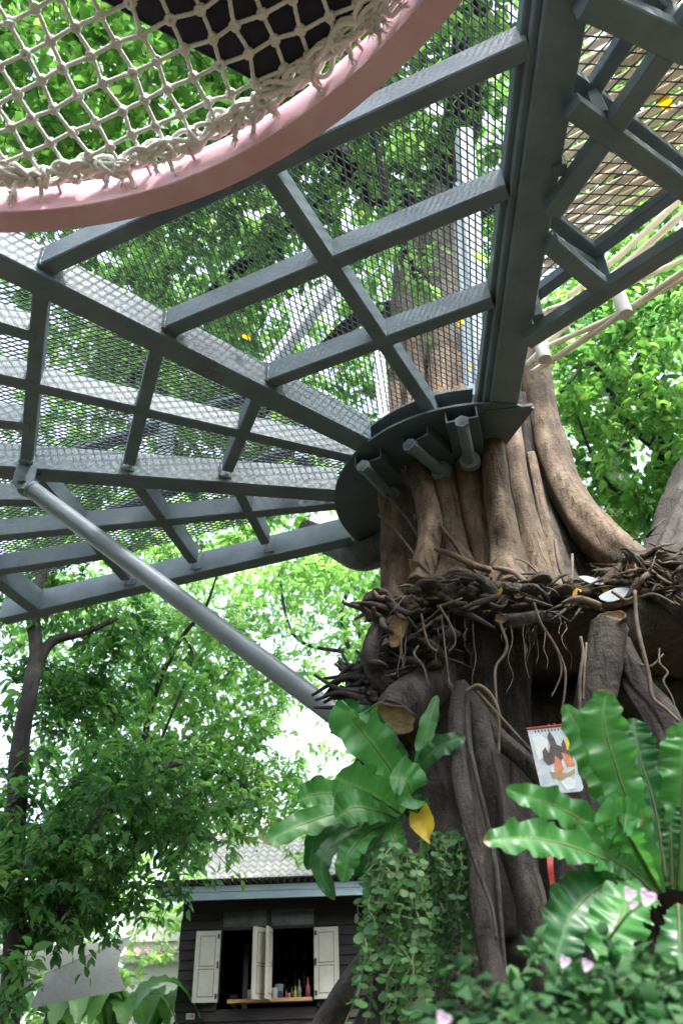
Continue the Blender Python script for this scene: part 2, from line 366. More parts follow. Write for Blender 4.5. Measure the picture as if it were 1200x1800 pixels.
def crown(name, parent, mt, centres, per=14, length=.10, spread=.28, twig=None, seed=0, bias=(0, 0, -.15), wl=.42, tb=0.):
    """sprigs: at every centre a thin twig with leaves set alternately along it"""
    g = np.random.default_rng(seed + 5); C = np.asarray(centres, float); n = len(C)
    T = unit(g.normal(size=(n, 3)) * [1, 1, .55] + np.array(bias)); Lt = spread * g.uniform(.6, 1.3, n)
    s = np.linspace(.15, 1, per)[None] + g.uniform(-.04, .04, (n, per))
    P = C[:, None] + T[:, None] * (s * Lt[:, None])[..., None] + np.array([0, 0, -1.])[None, None] * (s ** 2 * Lt[:, None] * .25)[..., None]
    P += g.normal(size=P.shape) * spread * .07
    side = unit(np.cross(T, [0, 0, 1.]))[:, None] * np.where(np.arange(per) % 2, 1., -1.)[None, :, None]
    D = T[:, None] * .6 + side * .9 + g.normal(size=P.shape) * .35 + np.array([0, 0, -.25])
    D[:, -1] = T + g.normal(size=(n, 3)) * .2
    Nn = np.array([0, 0, 1.]) + g.normal(size=P.shape) * .45
    ll = length * g.uniform(.75, 1.25, (n, 1)) * g.uniform(.5, 1.2, (n, per)); tn = np.clip(.45 + tb + .22 * g.normal(size=(n, 1)) + .16 * g.normal(size=(n, per)), 0, 1)
    v, tr, ti = leaves(P.reshape(-1, 3), D.reshape(-1, 3), Nn.reshape(-1, 3), ll.ravel(), ll.ravel() * wl, tn.ravel())
    o = fast_mesh(name, v, tr, mt, parent, ti); o['kind'] = 'stuff'
    if twig is not None:
        a = C; b = C + T * Lt[:, None] * .9 + np.array([0, 0, -1.]) * (Lt[:, None] * .2); rr = .0035
        u = unit(np.cross(T, [.3, .2, 1.])); k = np.cross(T, u)
        ring = [u, -.5 * u + .87 * k, -.5 * u - .87 * k]
        V = np.stack([a + q * rr * 1.3 for q in ring] + [b + q * rr * .6 for q in ring], 1).reshape(-1, 3)
        t = np.array([[0, 1, 4, 3], [1, 2, 5, 4], [2, 0, 3, 5]]); tri = (t[None] + (np.arange(n) * 6)[:, None, None]).reshape(-1, 4)
        q = fast_mesh('twigs', V, tri, twig, parent); q['kind'] = 'stuff'
    return o
def blob(c, r, n, seed=0, thr=.42, nsc=.9, shell=.35, gaps=()):
    """points spread through an ellipsoid, denser towards its skin, thinned by noise"""
    g = np.random.default_rng(seed + 11); out = []; got = 0
    while got < n:
        d = unit(g.normal(size=(n, 3))); rad = (shell + (1 - shell) * g.uniform(0, 1, (n, 1))) ** .5
        P = np.asarray(c) + d * rad * np.asarray(r)
        k = vnoise(P, nsc, seed) > thr
        for gc, gr in gaps: k &= np.linalg.norm(P - np.asarray(gc), axis=1) > gr
        out.append(P[k]); got += k.sum()
        if len(out) > 60: break
    return np.concatenate(out)[:n]

# ================================================================== SETTING
b = B(); b.grid(np.array([[[x, y, 0.0] for x in np.linspace(-400, 400, 9)] for y in np.linspace(-400, 400, 9)]))
tag(b.build('ground', earth), kind='structure')

# ================================================================== STEEL PLATFORM
O = np.array([.76, 3.85]); ZB, ZJ, ZT = 4.40, 4.44, 4.58
plat = thing('steel_platform', 'grey-green steel tree platform of radiating beams and expanded metal, bolted round the fig trunk', 'platform', (O[0], O[1], 0))
def member(name, q0, q1, w_, zb, zt, ext0=0., ext1=0., px=True, mt=None, label=None):
    a = atz(*q0, zb)[:2] if px else np.array(q0, float); c = atz(*q1, zb)[:2] if px else np.array(q1, float)
    d = (c - a) / np.linalg.norm(c - a); a = a - d * ext0; c = c + d * ext1; z = (zb + zt) / 2
    b = B(); b.bar((*a, z), (*c, z), w_, zt - zb); return part(name, b, mt or steel, plat, label=label)
def radial(name, qa, w_, zb, zt, r0=.62, r1=3.4, qb=None):
    p = atz(*qa, zb)[:2]; q = atz(*qb, zb)[:2] if qb else O
    d = (p - q) / np.linalg.norm(p - q); c = O if qb is None else q
    t0 = r0 if qb is None else 0.
    p0 = c + d * t0; p1 = c + d * (r1 if qb is None else r1)
    b = B(); b.bar((*p0, (zb + zt) / 2), (*p1, (zb + zt) / 2), w_, zt - zb); return part(name, b, steel, plat), d
# the four main beams: bottom centre lines as read off the photograph
_, dA = radial('main_beam', (0, 468), .125, ZB, ZT, qb=(640, 785), r1=3.4)
_, dB = radial('main_beam', (0, 831), .12, ZB + .003, ZT, qb=(590, 873), r1=3.1)
_, dC = radial('main_beam', (65, 1080), .10, ZB + .006, ZT, qb=(620, 952), r1=2.78)
bd, dD = radial('main_beam', (998, 0), .15, ZB - .003, ZT, qb=(880, 748), r1=3.4)
# D is a pair of channels: a thinner upper channel stands off its left flank
p0 = atz(882, 745, ZB)[:2]; n_ = np.array([dD[1], -dD[0]]); n_ = n_ if n_[0] < 0 else -n_
for off, z0, z1 in ((.092, ZB + .035, ZT - .003), (.117, ZB + .085, ZT - .006)):
    a = p0 + n_ * off; c = a + dD * 3.4
    b = B(); b.bar((*a, (z0 + z1) / 2), (*c, (z0 + z1) / 2), .032, z1 - z0); part('channel', b, steel, plat)
# secondary radials
for q0, q1, e in (((475, 315), (748, 715), .12), ((70, 685), (600, 805), .10), ((0, 947), (588, 892), .10)):
    member('secondary_beam', q0, q1, .07, ZJ - .004, ZT - .012, ext0=(.9 if q0[0] == 70 else .8) if q0[0] < 400 else .02, ext1=e)
for q0, q1 in (((0, 577), (60, 595)), ((0, 667), (58, 680)), ((0, 747), (52, 753)), ((0, 885), (90, 886)), ((0, 1007), (190, 979))):
    member('secondary_beam', q0, q1, .07, ZJ - .008, ZT - .014, ext0=.7)
# cross joists, three rings of them
for q0, q1, w_ in (((80, 475), (930, 88), .075), ((300, 583), (892, 338), .075), ((478, 675), (866, 533), .07),
                   ((71, 518), (47, 807), .07), ((277, 612), (227, 817), .07), ((454, 700), (400, 829), .065),
                   ((66, 846), (221, 1020), .07), ((242, 858), (339, 990), .065), ((418, 866), (466, 957), .06)):
    member('joist', q0, q1, w_, ZJ, ZT - .01, ext0=.03, ext1=.0)
BEAMS = []
for q0, q1, w_ in (((640, 785), (0, 468), .125), ((590, 873), (0, 831), .12), ((620, 952), (65, 1080), .10), ((880, 748), (998, 0), .15)):
    e0_ = atz(*q0, ZB)[:2]; e1_ = atz(*q1, ZB)[:2]; BEAMS.append((e0_, (e1_ - e0_) / np.linalg.norm(e1_ - e0_), w_ / 2))
def weld(pt, dr, w_):
    s_ = np.array([-dr[1], dr[0]]); h = w_ / 2 + .001; P = []
    for o_, z_ in ((-h, ZT - .03), (-h, ZJ - .002), (h, ZJ - .002), (h, ZT - .03)): P.append(np.array([pt[0] + s_[0] * o_, pt[1] + s_[1] * o_, z_]))
    Q = np.concatenate([np.linspace(P[i_], P[i_ + 1], 12) for i_ in range(3)]); rr = .0055 * (1 + .35 * np.sin(np.arange(36) * 2.1))
    b = B(); b.tube(Q, rr, 6, rings=36); part('weld', b, steel, plat, smooth=True)
for q0, q1, w_ in (((80, 475), (930, 88), .075), ((300, 583), (892, 338), .075), ((478, 675), (866, 533), .07), ((71, 518), (47, 807), .07), ((277, 612), (227, 817), .07), ((454, 700), (400, 829), .065),
                   ((66, 846), (221, 1020), .07), ((242, 858), (339, 990), .065), ((418, 866), (466, 957), .06)):
    a_, c_ = atz(*q0, ZJ)[:2], atz(*q1, ZJ)[:2]; dr = (c_ - a_) / np.linalg.norm(c_ - a_)
    for end, sg in ((a_, 1), (c_, -1)):
        o_, dd_, hw = min(BEAMS, key=lambda t_: abs(np.cross(t_[1], end - t_[0]))); nn_ = np.array([-dd_[1], dd_[0]]); mid_ = (a_ + c_) / 2; sd_ = np.sign((mid_ - o_) @ nn_); den = dr @ nn_
        t_ = (sd_ * hw - (end - o_) @ nn_) / den; weld(end + dr * t_ + dr * sg * .002, dr, w_)
# outer chord at the far corner
member('edge_beam', (70, 1082), (-60, 985), .10, ZB + .01, ZT - .004, ext0=.03)
member('edge_beam', (-60, 985), (-190, 830), .10, ZB + .012, ZT - .006)
# collar plate under the beams
def annulus(r0, r1, a0, a1, z0, z1, n=40, r1f=None):
    b = B(); th = np.linspace(a0, a1, n); P = []
    for z in (z0, z1):
        for rr in (r0, r1):
            P.append(np.c_[O[0] + rr * np.cos(th), O[1] + rr * np.sin(th), np.full(n, z)])
    V = np.concatenate(P); f = []
    i00, i01, i10, i11 = 0, n, 2 * n, 3 * n
    for i in range(n - 1):
        f += [(i00 + i, i00 + i + 1, i01 + i + 1, i01 + i), (i10 + i, i11 + i, i11 + i + 1, i10 + i + 1),
              (i01 + i, i01 + i + 1, i11 + i + 1, i11 + i), (i00 + i, i10 + i, i10 + i + 1, i00 + i + 1)]
    f += [(0, n, 3 * n, 2 * n), (n - 1, 2 * n + n - 1, 3 * n + n - 1, n + n - 1)]
    return b.add(V, f)
part('collar_plate', annulus(.50, .80, R(140), R(290), ZB - .018, ZB - .004), steel_d, plat)
part('collar_top', annulus(.50, .74, R(140), R(268), ZT - .03, ZT - .02), steel, plat)
b = B(); q = [atz(850, 722, ZB - .02), atz(936, 712, ZB - .02), atz(893, 757, ZB - .02), atz(848, 752, ZB - .02)]
V = [p + np.array([0, 0, dz]) for dz in (-.004, .014) for p in q]
b.add(V, [(0, 1, 2, 3), (7, 6, 5, 4), (0, 4, 5, 1), (1, 5, 6, 2), (2, 6, 7, 3), (3, 7, 4, 0)]); part('gusset_plate', b, steel_d, plat)
# three lag bolts under channel brackets
for h, c, ang in (((722, 785), (776, 829), 0), ((640, 822), (688, 874), 0), ((812, 745), (826, 812), 0)):
    z = 4.23; ph = atz(*h, z); pc = atz(*c, z); d = unit(pc - ph)
    bl = B(); bl.tube([ph + d * .012, pc + d * .25], .031, 20, rings=2); bo = part('lag_bolt', bl, steel, plat, smooth=True, angle=40)
    bl = B(); bl.tube([ph - d * .022, ph + d * .014], .039, 6, rings=2); part('bolt_head', bl, steel, bo)
    bl = B(); bl.tube([ph - d * .024, ph - d * .0215], .024, 18, rings=2); bl.tube([ph - d * .0255, ph - d * .0235], .009, 12, rings=2); part('bolt_mark', bl, steel_d, bo)
    bl = B(); bl.tube([pc - d * .02, pc + d * .015], .056, 24, rings=2); part('washer', bl, galv, bo, smooth=True, angle=40)
    s_ = np.array([d[1], -d[0], 0]); a = ph + d * .05 + np.array([0, 0, .075]); e = ph + d * .42 + np.array([0, 0, .075])
    bl = B(); bl.bar(a, e, .17, .010); br = part('bracket', bl, steel_d, plat)
    for sg in (-1, 1):
        bl = B(); zt_ = ZB - .02 - (a[2]); bl.bar(a + s_ * sg * .080 + [0, 0, zt_ / 2 + .004], e + s_ * sg * .080 + [0, 0, zt_ / 2 + .004], .010, zt_ - .006); part('flange', bl, steel_d, br)
# pinned pipe strut from beam B down to the tree
lug = atz(45, 852, 4.30); end = aty(652, 1303, 3.42)
d = unit(end - lug)
b = B(); b.tube([lug + d * .07, end], .049, 28, rings=2); st = part('strut', b, galv, plat, smooth=True, angle=40)
b = B(); b.tube([lug + d * .055, lug + d * .075], .052, 28, rings=2); part('strut_collar', b, steel, st, smooth=True, angle=40)
s_ = unit(np.cross(d, [0, 0, 1.])); u_ = np.cross(s_, d)
def lugplate(off, th_, rr, back, fwd, top):
    """rounded ear around the pin"""
    prof = []
    for a in np.linspace(-math.pi / 2, math.pi / 2, 12): prof.append((math.sin(a) * rr, -math.cos(a) * rr))
    prof = [(rr, top), *[(math.cos(a) * rr, math.sin(a) * rr) for a in np.linspace(0, -math.pi, 14)], (-rr, top)]
    V = []
    for sd_ in (-1, 1):
        for x, y in prof: V.append(lug + s_ * (off + sd_ * th_ / 2) + np.array([x * dB[0], x * dB[1], y]))
    n = len(prof); f = [tuple(range(n)), tuple(range(2 * n - 1, n - 1, -1))] + [(i, n + i, n + (i + 1) % n, (i + 1) % n) for i in range(n)]
    return B().add(V, f)
for off in (-.03, .03): part('lug', lugplate(off, .014, .055, 0, 0, .10), steel, st)
b = B(); b.bar(lug - d * .03, lug + d * .08, .035, .07); part('strut_eye', b, steel, st)
b = B(); b.tube([lug - s_ * .055, lug + s_ * .055], .020, 6, rings=2); part('pin', b, steel_d, st)
# uprights and rails that stand on the deck
b = B(); b.bar(atz(850, 700, 4.6), atz(815, 238, 6.25), .10, .14, up=(0, 1, 0)); part('upright', b, palesteel, plat)
b = B(); b.bar(atz(826, 700, 4.6), atz(803, 330, 5.95), .05, .10, up=(0, 1, 0)); part('upright', b, palesteel, plat)
b = B(); b.bar(atz(674, 742, 4.6), atz(664, 600, 5.35), .07, .07, up=(0, 1, 0)); part('upright', b, palesteel, plat)
b = B(); b.bar(atz(470, 650, 4.9), atz(610, 470, 5.5), .07, .07); part('rail', b, palesteel, plat)
b = B(); b.bar(atz(120, 800, 5.3), atz(455, 690, 5.6), .10, .05); part('rail', b, steel, plat)
b = B(); b.bar(atz(190, 900, 5.3), atz(560, 775, 5.7), .09, .05); part('rail', b, steel, plat)
for x in (530, 290):
    b = B(); b.bar(atz(x, 812, 4.62), atz(x + 6, 700, 5.5), .09, .06, up=(0, 1, 0)); part('upright', b, steel, plat)
# pink hoop geometry is needed for the hole in the grating
PC = np.array([-1.20, -.27]); PRI, PRO, PZ0, PZ1 = 2.03, 2.125, 4.25, 4.42
# expanded metal
def strands(c0, ax, LW, SW, nx, ny, keep, z, w_=.0065, t_=.0035, flip=1):
    """diamond lattice round c0 with its long diagonal along the angle ax; strips lean like slit-and-drawn sheet"""
    ca, sa = math.cos(ax), math.sin(ax); i, j = np.meshgrid(np.arange(-nx, nx + 1), np.arange(-ny, ny + 1), indexing='ij')
    def W(u, v): return np.stack([c0[0] + ca * u - sa * v, c0[1] + sa * u + ca * v, np.full(u.shape, z)], -1)
    A_ = W(i * LW, j * SW).reshape(-1, 3); segs = []
    for du, dv in ((.5, .5), (.5, -.5), (-.5, .5), (-.5, -.5)):
        segs.append((A_, W(i * LW + du * LW, j * SW + dv * SW).reshape(-1, 3), dv))
    P0 = np.concatenate([s[0] for s in segs]); P1 = np.concatenate([s[1] for s in segs]); tl = np.concatenate([np.full(len(s[0]), np.sign(s[2])) for s in segs])
    k = keep((P0 + P1) / 2); P0, P1, tl = P0[k], P1[k], tl[k]
    D = unit(P1 - P0); S = unit(np.cross(D, [0, 0, 1.])); U_ = np.array([0, 0, 1.])
    lean = np.array([-sa, ca, 0])            # strips tip over along the short diagonal
    a = unit(lean[None] * .75 * flip + U_ * .66); a = unit(a - D * (a * D).sum(1)[:, None]); c = np.cross(D, a)
    q = [a * w_ / 2 + c * t_ / 2, a * w_ / 2 - c * t_ / 2, -a * w_ / 2 - c * t_ / 2, -a * w_ / 2 + c * t_ / 2]
    P0 = P0 - D * w_ * .3; P1 = P1 + D * w_ * .3
    V = np.stack([P0 + e for e in q] + [P1 + e for e in q], 1).reshape(-1, 3)
    t = np.array([[0, 1, 5, 4], [1, 2, 6, 5], [2, 3, 7, 6], [3, 0, 4, 7]]); tri = (t[None] + (np.arange(len(P0)) * 8)[:, None, None]).reshape(-1, 4)
    return V, tri
angD, angA, angB, angC = 271.5, math.degrees(math.atan2(dA[1], dA[0])) % 360, math.degrees(math.atan2(dB[1], dB[0])) % 360, math.degrees(math.atan2(dC[1], dC[0])) % 360
for a0, a1, ax in ((angA, angD, 59), (angB, angA, 13), (angC, angB, -9)):
    mid = R((a0 + a1) / 2)
    def keep(P, a0=a0, a1=a1):
        rel = P[:, :2] - O; an = np.degrees(np.arctan2(rel[:, 1], rel[:, 0])) % 360; rr = np.hypot(rel[:, 0], rel[:, 1])
        k = (an > a0) & (an < a1) & (rr > .74) & (rr < 3.55)
        return k & (np.hypot(P[:, 0] - PC[0], P[:, 1] - PC[1]) > PRO - .03)
    V, t = strands(O + 2.1 * np.array([math.cos(mid), math.sin(mid)]), R(ax), .070, .0305, 44, 100, keep, ZT + .006, w_=.006 if ax > 50 else .007, flip=1 if ax > 50 else -1)
    o = fast_mesh('expanded_metal', V, t, meshmat, plat); o['kind'] = 'stuff'

# ================================================================== BRIDGE OF SQUARE TUBE WITH A BAMBOO DECK
bridge = thing('bamboo_footbridge', 'square-tube footbridge with a split bamboo deck, joined to the right of the platform', 'footbridge', (1.6, 2.0, 0))
def bm(name, q0, q1, z, w_=.075, h_=.07, e0=0., e1=0.):
    a = atz(*q0, z); c = atz(*q1, z); d = unit(c - a); b = B(); b.bar(a - d * e0 + [0, 0, h_ / 2], c + d * e1 + [0, 0, h_ / 2], w_, h_); return part(name, b, steel, bridge)
ZL, ZU = 4.30, 4.53
bm('lower_chord', (1006, 194), (1200, 335), ZL, e1=.5)
bm('lower_chord', (972, 380), (1190, 75), ZL + .004, e1=.4)
bm('lower_chord', (1030, 8), (1200, 85), ZL - .01, .10, .09, e0=.0, e1=.5)
bm('lower_chord', (968, 436), (1072, 524), ZL + .003)
bm('lower_chord', (926, 607), (1200, 433), ZL, e1=.6)
bm('upper_chord', (1000, 140), (1200, 297), ZU, .06, .06, e1=.4)
bm('upper_chord', (1040, 168), (1118, 50), ZU + .004, .06, .06, e1=.3)
bm('upper_chord', (962, 383), (1054, 457), ZU, .06, .06)
bm('upper_chord', (935, 530), (1185, 345), ZU + .003, .06, .06, e1=.7)
for u, l in (((1052, 457), (1074, 522)), ((1040, 167), (1064, 230))):
    p = atz(*u, ZU); q = np.array([p[0], p[1], ZL + .065]); b = B(); b.bar(q, p + [0, 0, .004], .05, .05, up=(0.3, 1, 0)); part('post', b, steel, bridge)
for u in ((1185, 40), (946, 560), (985, 300)):
    p = atz(*u, ZL + .07); b = B(); b.bar(p, p + [0, 0, .17], .05, .05, up=(0.3, 1, 0)); part('post', b, steel, bridge)
b = B(); b.bar(atz(965, 418, ZL + .1), atz(1050, 468, ZU - .02), .03, .045); part('brace', b, steel, bridge)
b = B(); b.bar(atz(1115, -30, ZL + .1), atz(1195, 45, ZU - .02), .04, .05); part('brace', b, steel, bridge)
# its grating, bounded by beam D, the far chord and the near edge
e0 = atz(935, 527, ZU)[:2]; e1 = atz(1185, 345, ZU)[:2]; en = np.array([-(e1 - e0)[1], (e1 - e0)[0]]); en /= np.linalg.norm(en)
def keepR(P):
    rel = P[:, :2] - p0; s1 = rel @ n_
    return (s1 < -.05) & ((P[:, :2] - e0) @ en < .0) & (P[:, 0] < 2.3) & (P[:, 1] > .4)
V, t = strands(np.array([1.5, 1.5]), R(-24), .10, .055, 18, 30, keepR, ZU + .075, w_=.007, t_=.0045)
o = fast_mesh('expanded_metal', V, t, meshmat, bridge); o['kind'] = 'stuff'
dirs = unit(np.append(e1 - e0, 0)); nrm2 = np.array([en[0], en[1], 0])
SL = []
# split bamboo slats laid on the grating
ds = unit(atz(1110, 452, ZU) - atz(1000, 500, ZU)); dn = np.array([-ds[1], ds[0], 0])
base = atz(960, 520, ZU + .13)
for k in range(34):
    off = -k * .047 - .01 + random.uniform(-.008, .008); L0 = -.75 + random.uniform(-.05, .05) + .012 * k; L1 = 1.35
    a = base + dn * off + ds * L0; c = base + dn * off + ds * L1
    # trim to the right of beam D
    def side(p): return (p[:2] - p0) @ n_
    ts = [t_ for t_ in np.linspace(0, 1, 60) if side(a + (c - a) * t_) < -.12 and ((a + (c - a) * t_)[:2] - e0) @ en < .05]
    if len(ts) < 5: continue
    A1 = a + (c - a) * ts[0]; C1 = a + (c - a) * ts[-1]; zz = random.uniform(-.004, .008)
    mid = (A1 + C1) / 2 + [random.uniform(-.01, .01), random.uniform(-.01, .01), 0]
    P = catmull([A1 + [0, 0, zz], mid + [0, 0, zz + .006], C1 + [0, 0, zz]], 7); w_ = random.uniform(.030, .040); G = []
    for p in P: G.append([p + dn * w_ / 2 * v + np.array([0, 0, -.006 * (1 - v * v)]) for v in (-1, -.4, .4, 1)])
    b = B(); b.grid(np.array(G)); G2 = np.array(G) + [0, 0, .007]; b.grid(G2[:, ::-1]); part('slat', b, bamboo, bridge, smooth=True)
# loose split poles along the far edge
def culm(pts, r, parent, seed):
    P = catmull(pts, 30); g = np.random.default_rng(seed); L_ = np.linalg.norm(P[-1] - P[0]); nn = max(3, int(L_ / .28)); ph = g.uniform(0, 1)
    s = np.linspace(0, 1, 30); rad = r * (1 + .16 * np.exp(-(((s * nn + ph) % 1 - .5) / .06) ** 2))
    b = B(); b.tube(P, rad, 9, rings=30); return part('bamboo_pole', b, bamboo, parent, smooth=True)
for k, (q0, q1, z, r) in enumerate([((925, 640), (1210, 400), 4.62, .014), ((935, 590), (1210, 360), 4.76, .017), ((930, 560), (1210, 410), 4.70, .015), ((935, 655), (1210, 470), 4.50, .017),
                                   ((955, 612), (1210, 480), 4.55, .014), ((940, 575), (1100, 480), 4.80, .013), ((1000, 520), (1210, 330), 4.85, .016), ((960, 545), (1210, 445), 4.66, .012)]):
    a = atz(*q0, z); c = atz(*q1, z); mid = (a + c) / 2 + [random.uniform(-.03, .03), random.uniform(-.03, .03), random.uniform(-.03, .03)]
    culm([a, mid, c + (c - a) * .3], r, bridge, k)
for q in ((957, 632), (1099, 553)):
    p = atz(*q, 4.44 if q[1] > 545 else 4.5); b = B(); b.tube([p, p + [0, 0, .17]], .034, 16, rings=2); part('post_end', b, pvc, bridge, smooth=True, angle=40)

# ================================================================== PINK HOOP, NET, MAT
hoop = thing('pink_hoop', 'pink painted steel hoop holding the rope net, hung in the platform opening', 'hoop', (PC[0], PC[1], 0))
b = B(); n = 160; th = np.linspace(0, 2 * math.pi, n, endpoint=False)
prof = [(PRI, PZ0 + .004), (PRI + .004, PZ0), (PRO - .004, PZ0), (PRO, PZ0 + .004), (PRO, PZ1 - .004), (PRO - .004, PZ1), (PRI + .004, PZ1), (PRI, PZ1 - .004)]
V = np.array([[PC[0] + r_ * math.cos(t_), PC[1] + r_ * math.sin(t_), z_] for t_ in th for r_, z_ in prof]); k = len(prof)
b.add(V, [(i * k + j, ((i + 1) % n) * k + j, ((i + 1) % n) * k + (j + 1) % k, i * k + (j + 1) % k) for i in range(n) for j in range(k)])
part('ring', b, pink, hoop, smooth=True, angle=35)
NZ = 4.385
HOOKS = []
for a in np.arange(18, 112, 5.2):
    a_ = R(a); e = np.array([math.cos(a_), math.sin(a_), 0]); p = np.array([PC[0], PC[1], NZ - .03]) + e * PRI
    b = B(); b.tube([p + e * .003, p - e * .03 + [0, 0, .002], p - e * .045 + [0, 0, .018], p - e * .03 + [0, 0, .034], p - e * .012 + [0, 0, .03]], .006, 7, rings=14); part('hook', b, pink, hoop, smooth=True)
    HOOKS.append(p - e * .035 + [0, 0, .03])
net = thing('rope_net', 'off-white knotted rope net stretched inside the pink hoop', 'net', (PC[0], PC[1], 0))
def rope(pts, r, n_per=220, twist=95., amp=.17, rings=None, taper=False):
    P = np.asarray(pts, float); L_ = np.linalg.norm(np.diff(P, axis=0), axis=1).sum(); rings = rings or max(8, int(L_ * n_per))
    def lob(th, s): return (1 + amp * np.abs(np.cos(1.5 * (th + twist * L_ * s))) * 1.3 - amp * .6) * (np.where(s > .9, (1 - s) * 6 + .4, 1) if taper else 1)
    return tube_arrays(P, r, 9, rings, lobes=lob)
# knot rows measured on two families of cords
k0 = atz(92, 65, NZ); f1 = (atz(145, 165, NZ) - atz(92, 65, NZ)) / 2; f2 = (atz(182, 22, NZ) - atz(48, 88, NZ)) / 3
def inside(p, m_=.09): return np.hypot(p[0] - PC[0], p[1] - PC[1]) < PRI - m_
def node(i, j):
    g = np.random.default_rng((i * 7919 + j * 104729) % 100003); p = k0 + f1 * i + f2 * j + np.append(g.normal(size=2) * .0055, 0)
    rr = np.hypot(p[0] - PC[0], p[1] - PC[1]); p[2] = NZ - .02 * (1 - (rr / PRI) ** 2) * 3; return p
def vis(p): return p[1] > .1 and -1.9 < p[0] < 1.0
Ir = range(-26, 30); RR = .0071
def edge_hit(p, d):
    rel = p[:2] - PC; bq = rel @ d[:2]; cq = rel @ rel - (PRI - .055) ** 2; t_ = -bq + math.sqrt(max(0, bq * bq - cq)); q = p + d * t_; q[2] = NZ; return q
ENDS = []
for fam in (0, 1):
    for a in Ir:
        run = [node(a, j) if fam else node(i, a) for i in Ir for j in ([i] if fam else [0])] if False else [(node(a, t_) if fam else node(t_, a)) for t_ in Ir]
        run = [p for p in run if inside(p) and vis(p)]
        if len(run) < 2: continue
        dd = unit((f2 if fam else f1) * np.array([1, 1, 0])); st_ = edge_hit(run[0], -dd); en_ = edge_hit(run[-1], dd)
        pts = ([st_] if vis(st_) else []) + run + ([en_] if vis(en_) else [])
        ENDS += [q for q in (st_, en_) if vis(q)]
        # cords sag between knots and step sideways through them
        zz = []; off = .006 * (1 if fam else -1)
        for i_, p in enumerate(pts):
            zz.append(p + np.array([0, 0, off * (1 if i_ % 2 else -1)]))
        v, f = rope(zz, RR, n_per=150); part('cord', B().add(v, f), ropem, net, smooth=True)
# knots: a double turn of cord, one mesh shared by every crossing
v, f = rope([(math.cos(t_) * .0105 * (1 + .15 * math.sin(2 * t_)), math.sin(t_) * .0105, .0075 * math.sin(t_ * .5 + .6)) for t_ in np.linspace(0, 4 * math.pi, 22)], .0062, rings=44)
kn0 = None
for i in Ir:
    for j in Ir:
        p = node(i, j)
        if not (inside(p) and vis(p)) or p[1] < .35: continue
        if kn0 is None:
            kn0 = B().add(v + 0.0, f).build('knot', ropem, None, True); kn0.parent = net; kq = kn0
        else: kq = clone(kn0, net)
        kq.location = Vector(p) - origin(net); kq.rotation_euler = (random.uniform(-.5, .5), random.uniform(-.5, .5), random.uniform(0, 6.3)); kq.scale = (1.15,) * 3
# border: ropes wound along the hoop, loops, knots and frayed ends
def rim(a, r_, z): return np.array([PC[0] + r_ * math.cos(a), PC[1] + r_ * math.sin(a), z])
for k in range(8):
    A_ = np.linspace(R(16), R(113), 130); g = np.random.default_rng(40 + k); ph = g.uniform(0, 6.28, 3)
    pts = [rim(a, PRI - .066 + (.017 + .004 * k) * math.sin((30 + 2 * k) * a + ph[0]) + .008 * math.sin(71 * a + ph[1]), NZ - .008 + .016 * math.cos((30 + 2 * k) * a + ph[0] + k) + .006 * math.sin(83 * a + ph[2])) for a in A_]
    v, f = rope(pts, .0085, n_per=190); part('border_rope', B().add(v, f), ropem, net, smooth=True)
g = np.random.default_rng(3)
for k, q in enumerate(ENDS):
    a = math.atan2(q[1] - PC[1], q[0] - PC[0])
    if not (R(14) < a < R(114)): continue
    for rep in range(4):
        c = rim(a + g.uniform(-.012, .012), PRI - .06 + g.uniform(-.025, .018), NZ + g.uniform(-.025, .010)); u = unit(g.normal(size=3)); w2 = unit(np.cross(u, g.normal(size=3))); rr = g.uniform(.012, .024)
        pts = [c + (u * math.cos(t_) + w2 * math.sin(t_)) * rr + np.cross(u, w2) * (t_ * .0022 - .012) for t_ in np.linspace(0, g.uniform(6, 11), 16)]
        v, f = rope(pts, .0075, rings=40); part('hitch', B().add(v, f), ropem, net, smooth=True)
for k in range(46):   # loose frayed tails
    a = R(g.uniform(24, 108)) if k > 9 else R(g.uniform(26, 50)); c = rim(a, PRI - .05 + g.uniform(-.01, .01), NZ - .01); L_ = g.uniform(.04, .10)
    tdir = np.array([math.cos(a) * .25 + g.normal() * .35, math.sin(a) * .25 + g.normal() * .35, -1.]); tdir = unit(tdir)
    v, f = rope([c, c + tdir * L_ * .5 + g.normal(size=3) * .008, c + tdir * L_], .0085, rings=16); bt = B().add(v, f)
    for h in range(12):
        e = c + tdir * L_; hd = unit(tdir + g.normal(size=3) * .35); bt.tube([e - tdir * .01, e + hd * .018, e + hd * .035 + g.normal(size=3) * .004], [.0022, .0018, .0007], 4, rings=4)
    part('frayed_tail', bt, ropem, net, smooth=True)
# dark canvas mat lying on the net
c0 = atz(482, 158, NZ + .012); c1 = atz(150, -18, NZ + .012); c2 = atz(640, 30, NZ + .012)
e1_, e2_ = unit(c1 - c0), unit(c2 - c0); L1, L2 = 1.5, 1.2
matt = thing('canvas_mat', 'dark navy canvas mat lying on the rope net', 'mat', tuple(c0))
G = np.array([[c0 + e1_ * u * L1 + e2_ * v * L2 + [0, 0, -.006 * math.sin(u * 17) * math.sin(v * 13)] for v in np.linspace(0, 1, 14)] for u in np.linspace(0, 1, 18)])
b = B(); b.grid(G); b.grid(G[:, ::-1] + [0, 0, .035])
for ed in (G[0], G[-1][::-1], G[:, 0][::-1], G[:, -1]):
    b.grid(np.stack([ed, ed + [0, 0, .035]]))
part('cushion', b, matm, matt)
b = B(); b.tube(np.concatenate([G[::-1, 0], G[0, 1:]]) + [0, 0, .0], .006, 6, rings=60); part('piping', b, matm, matt, smooth=True)

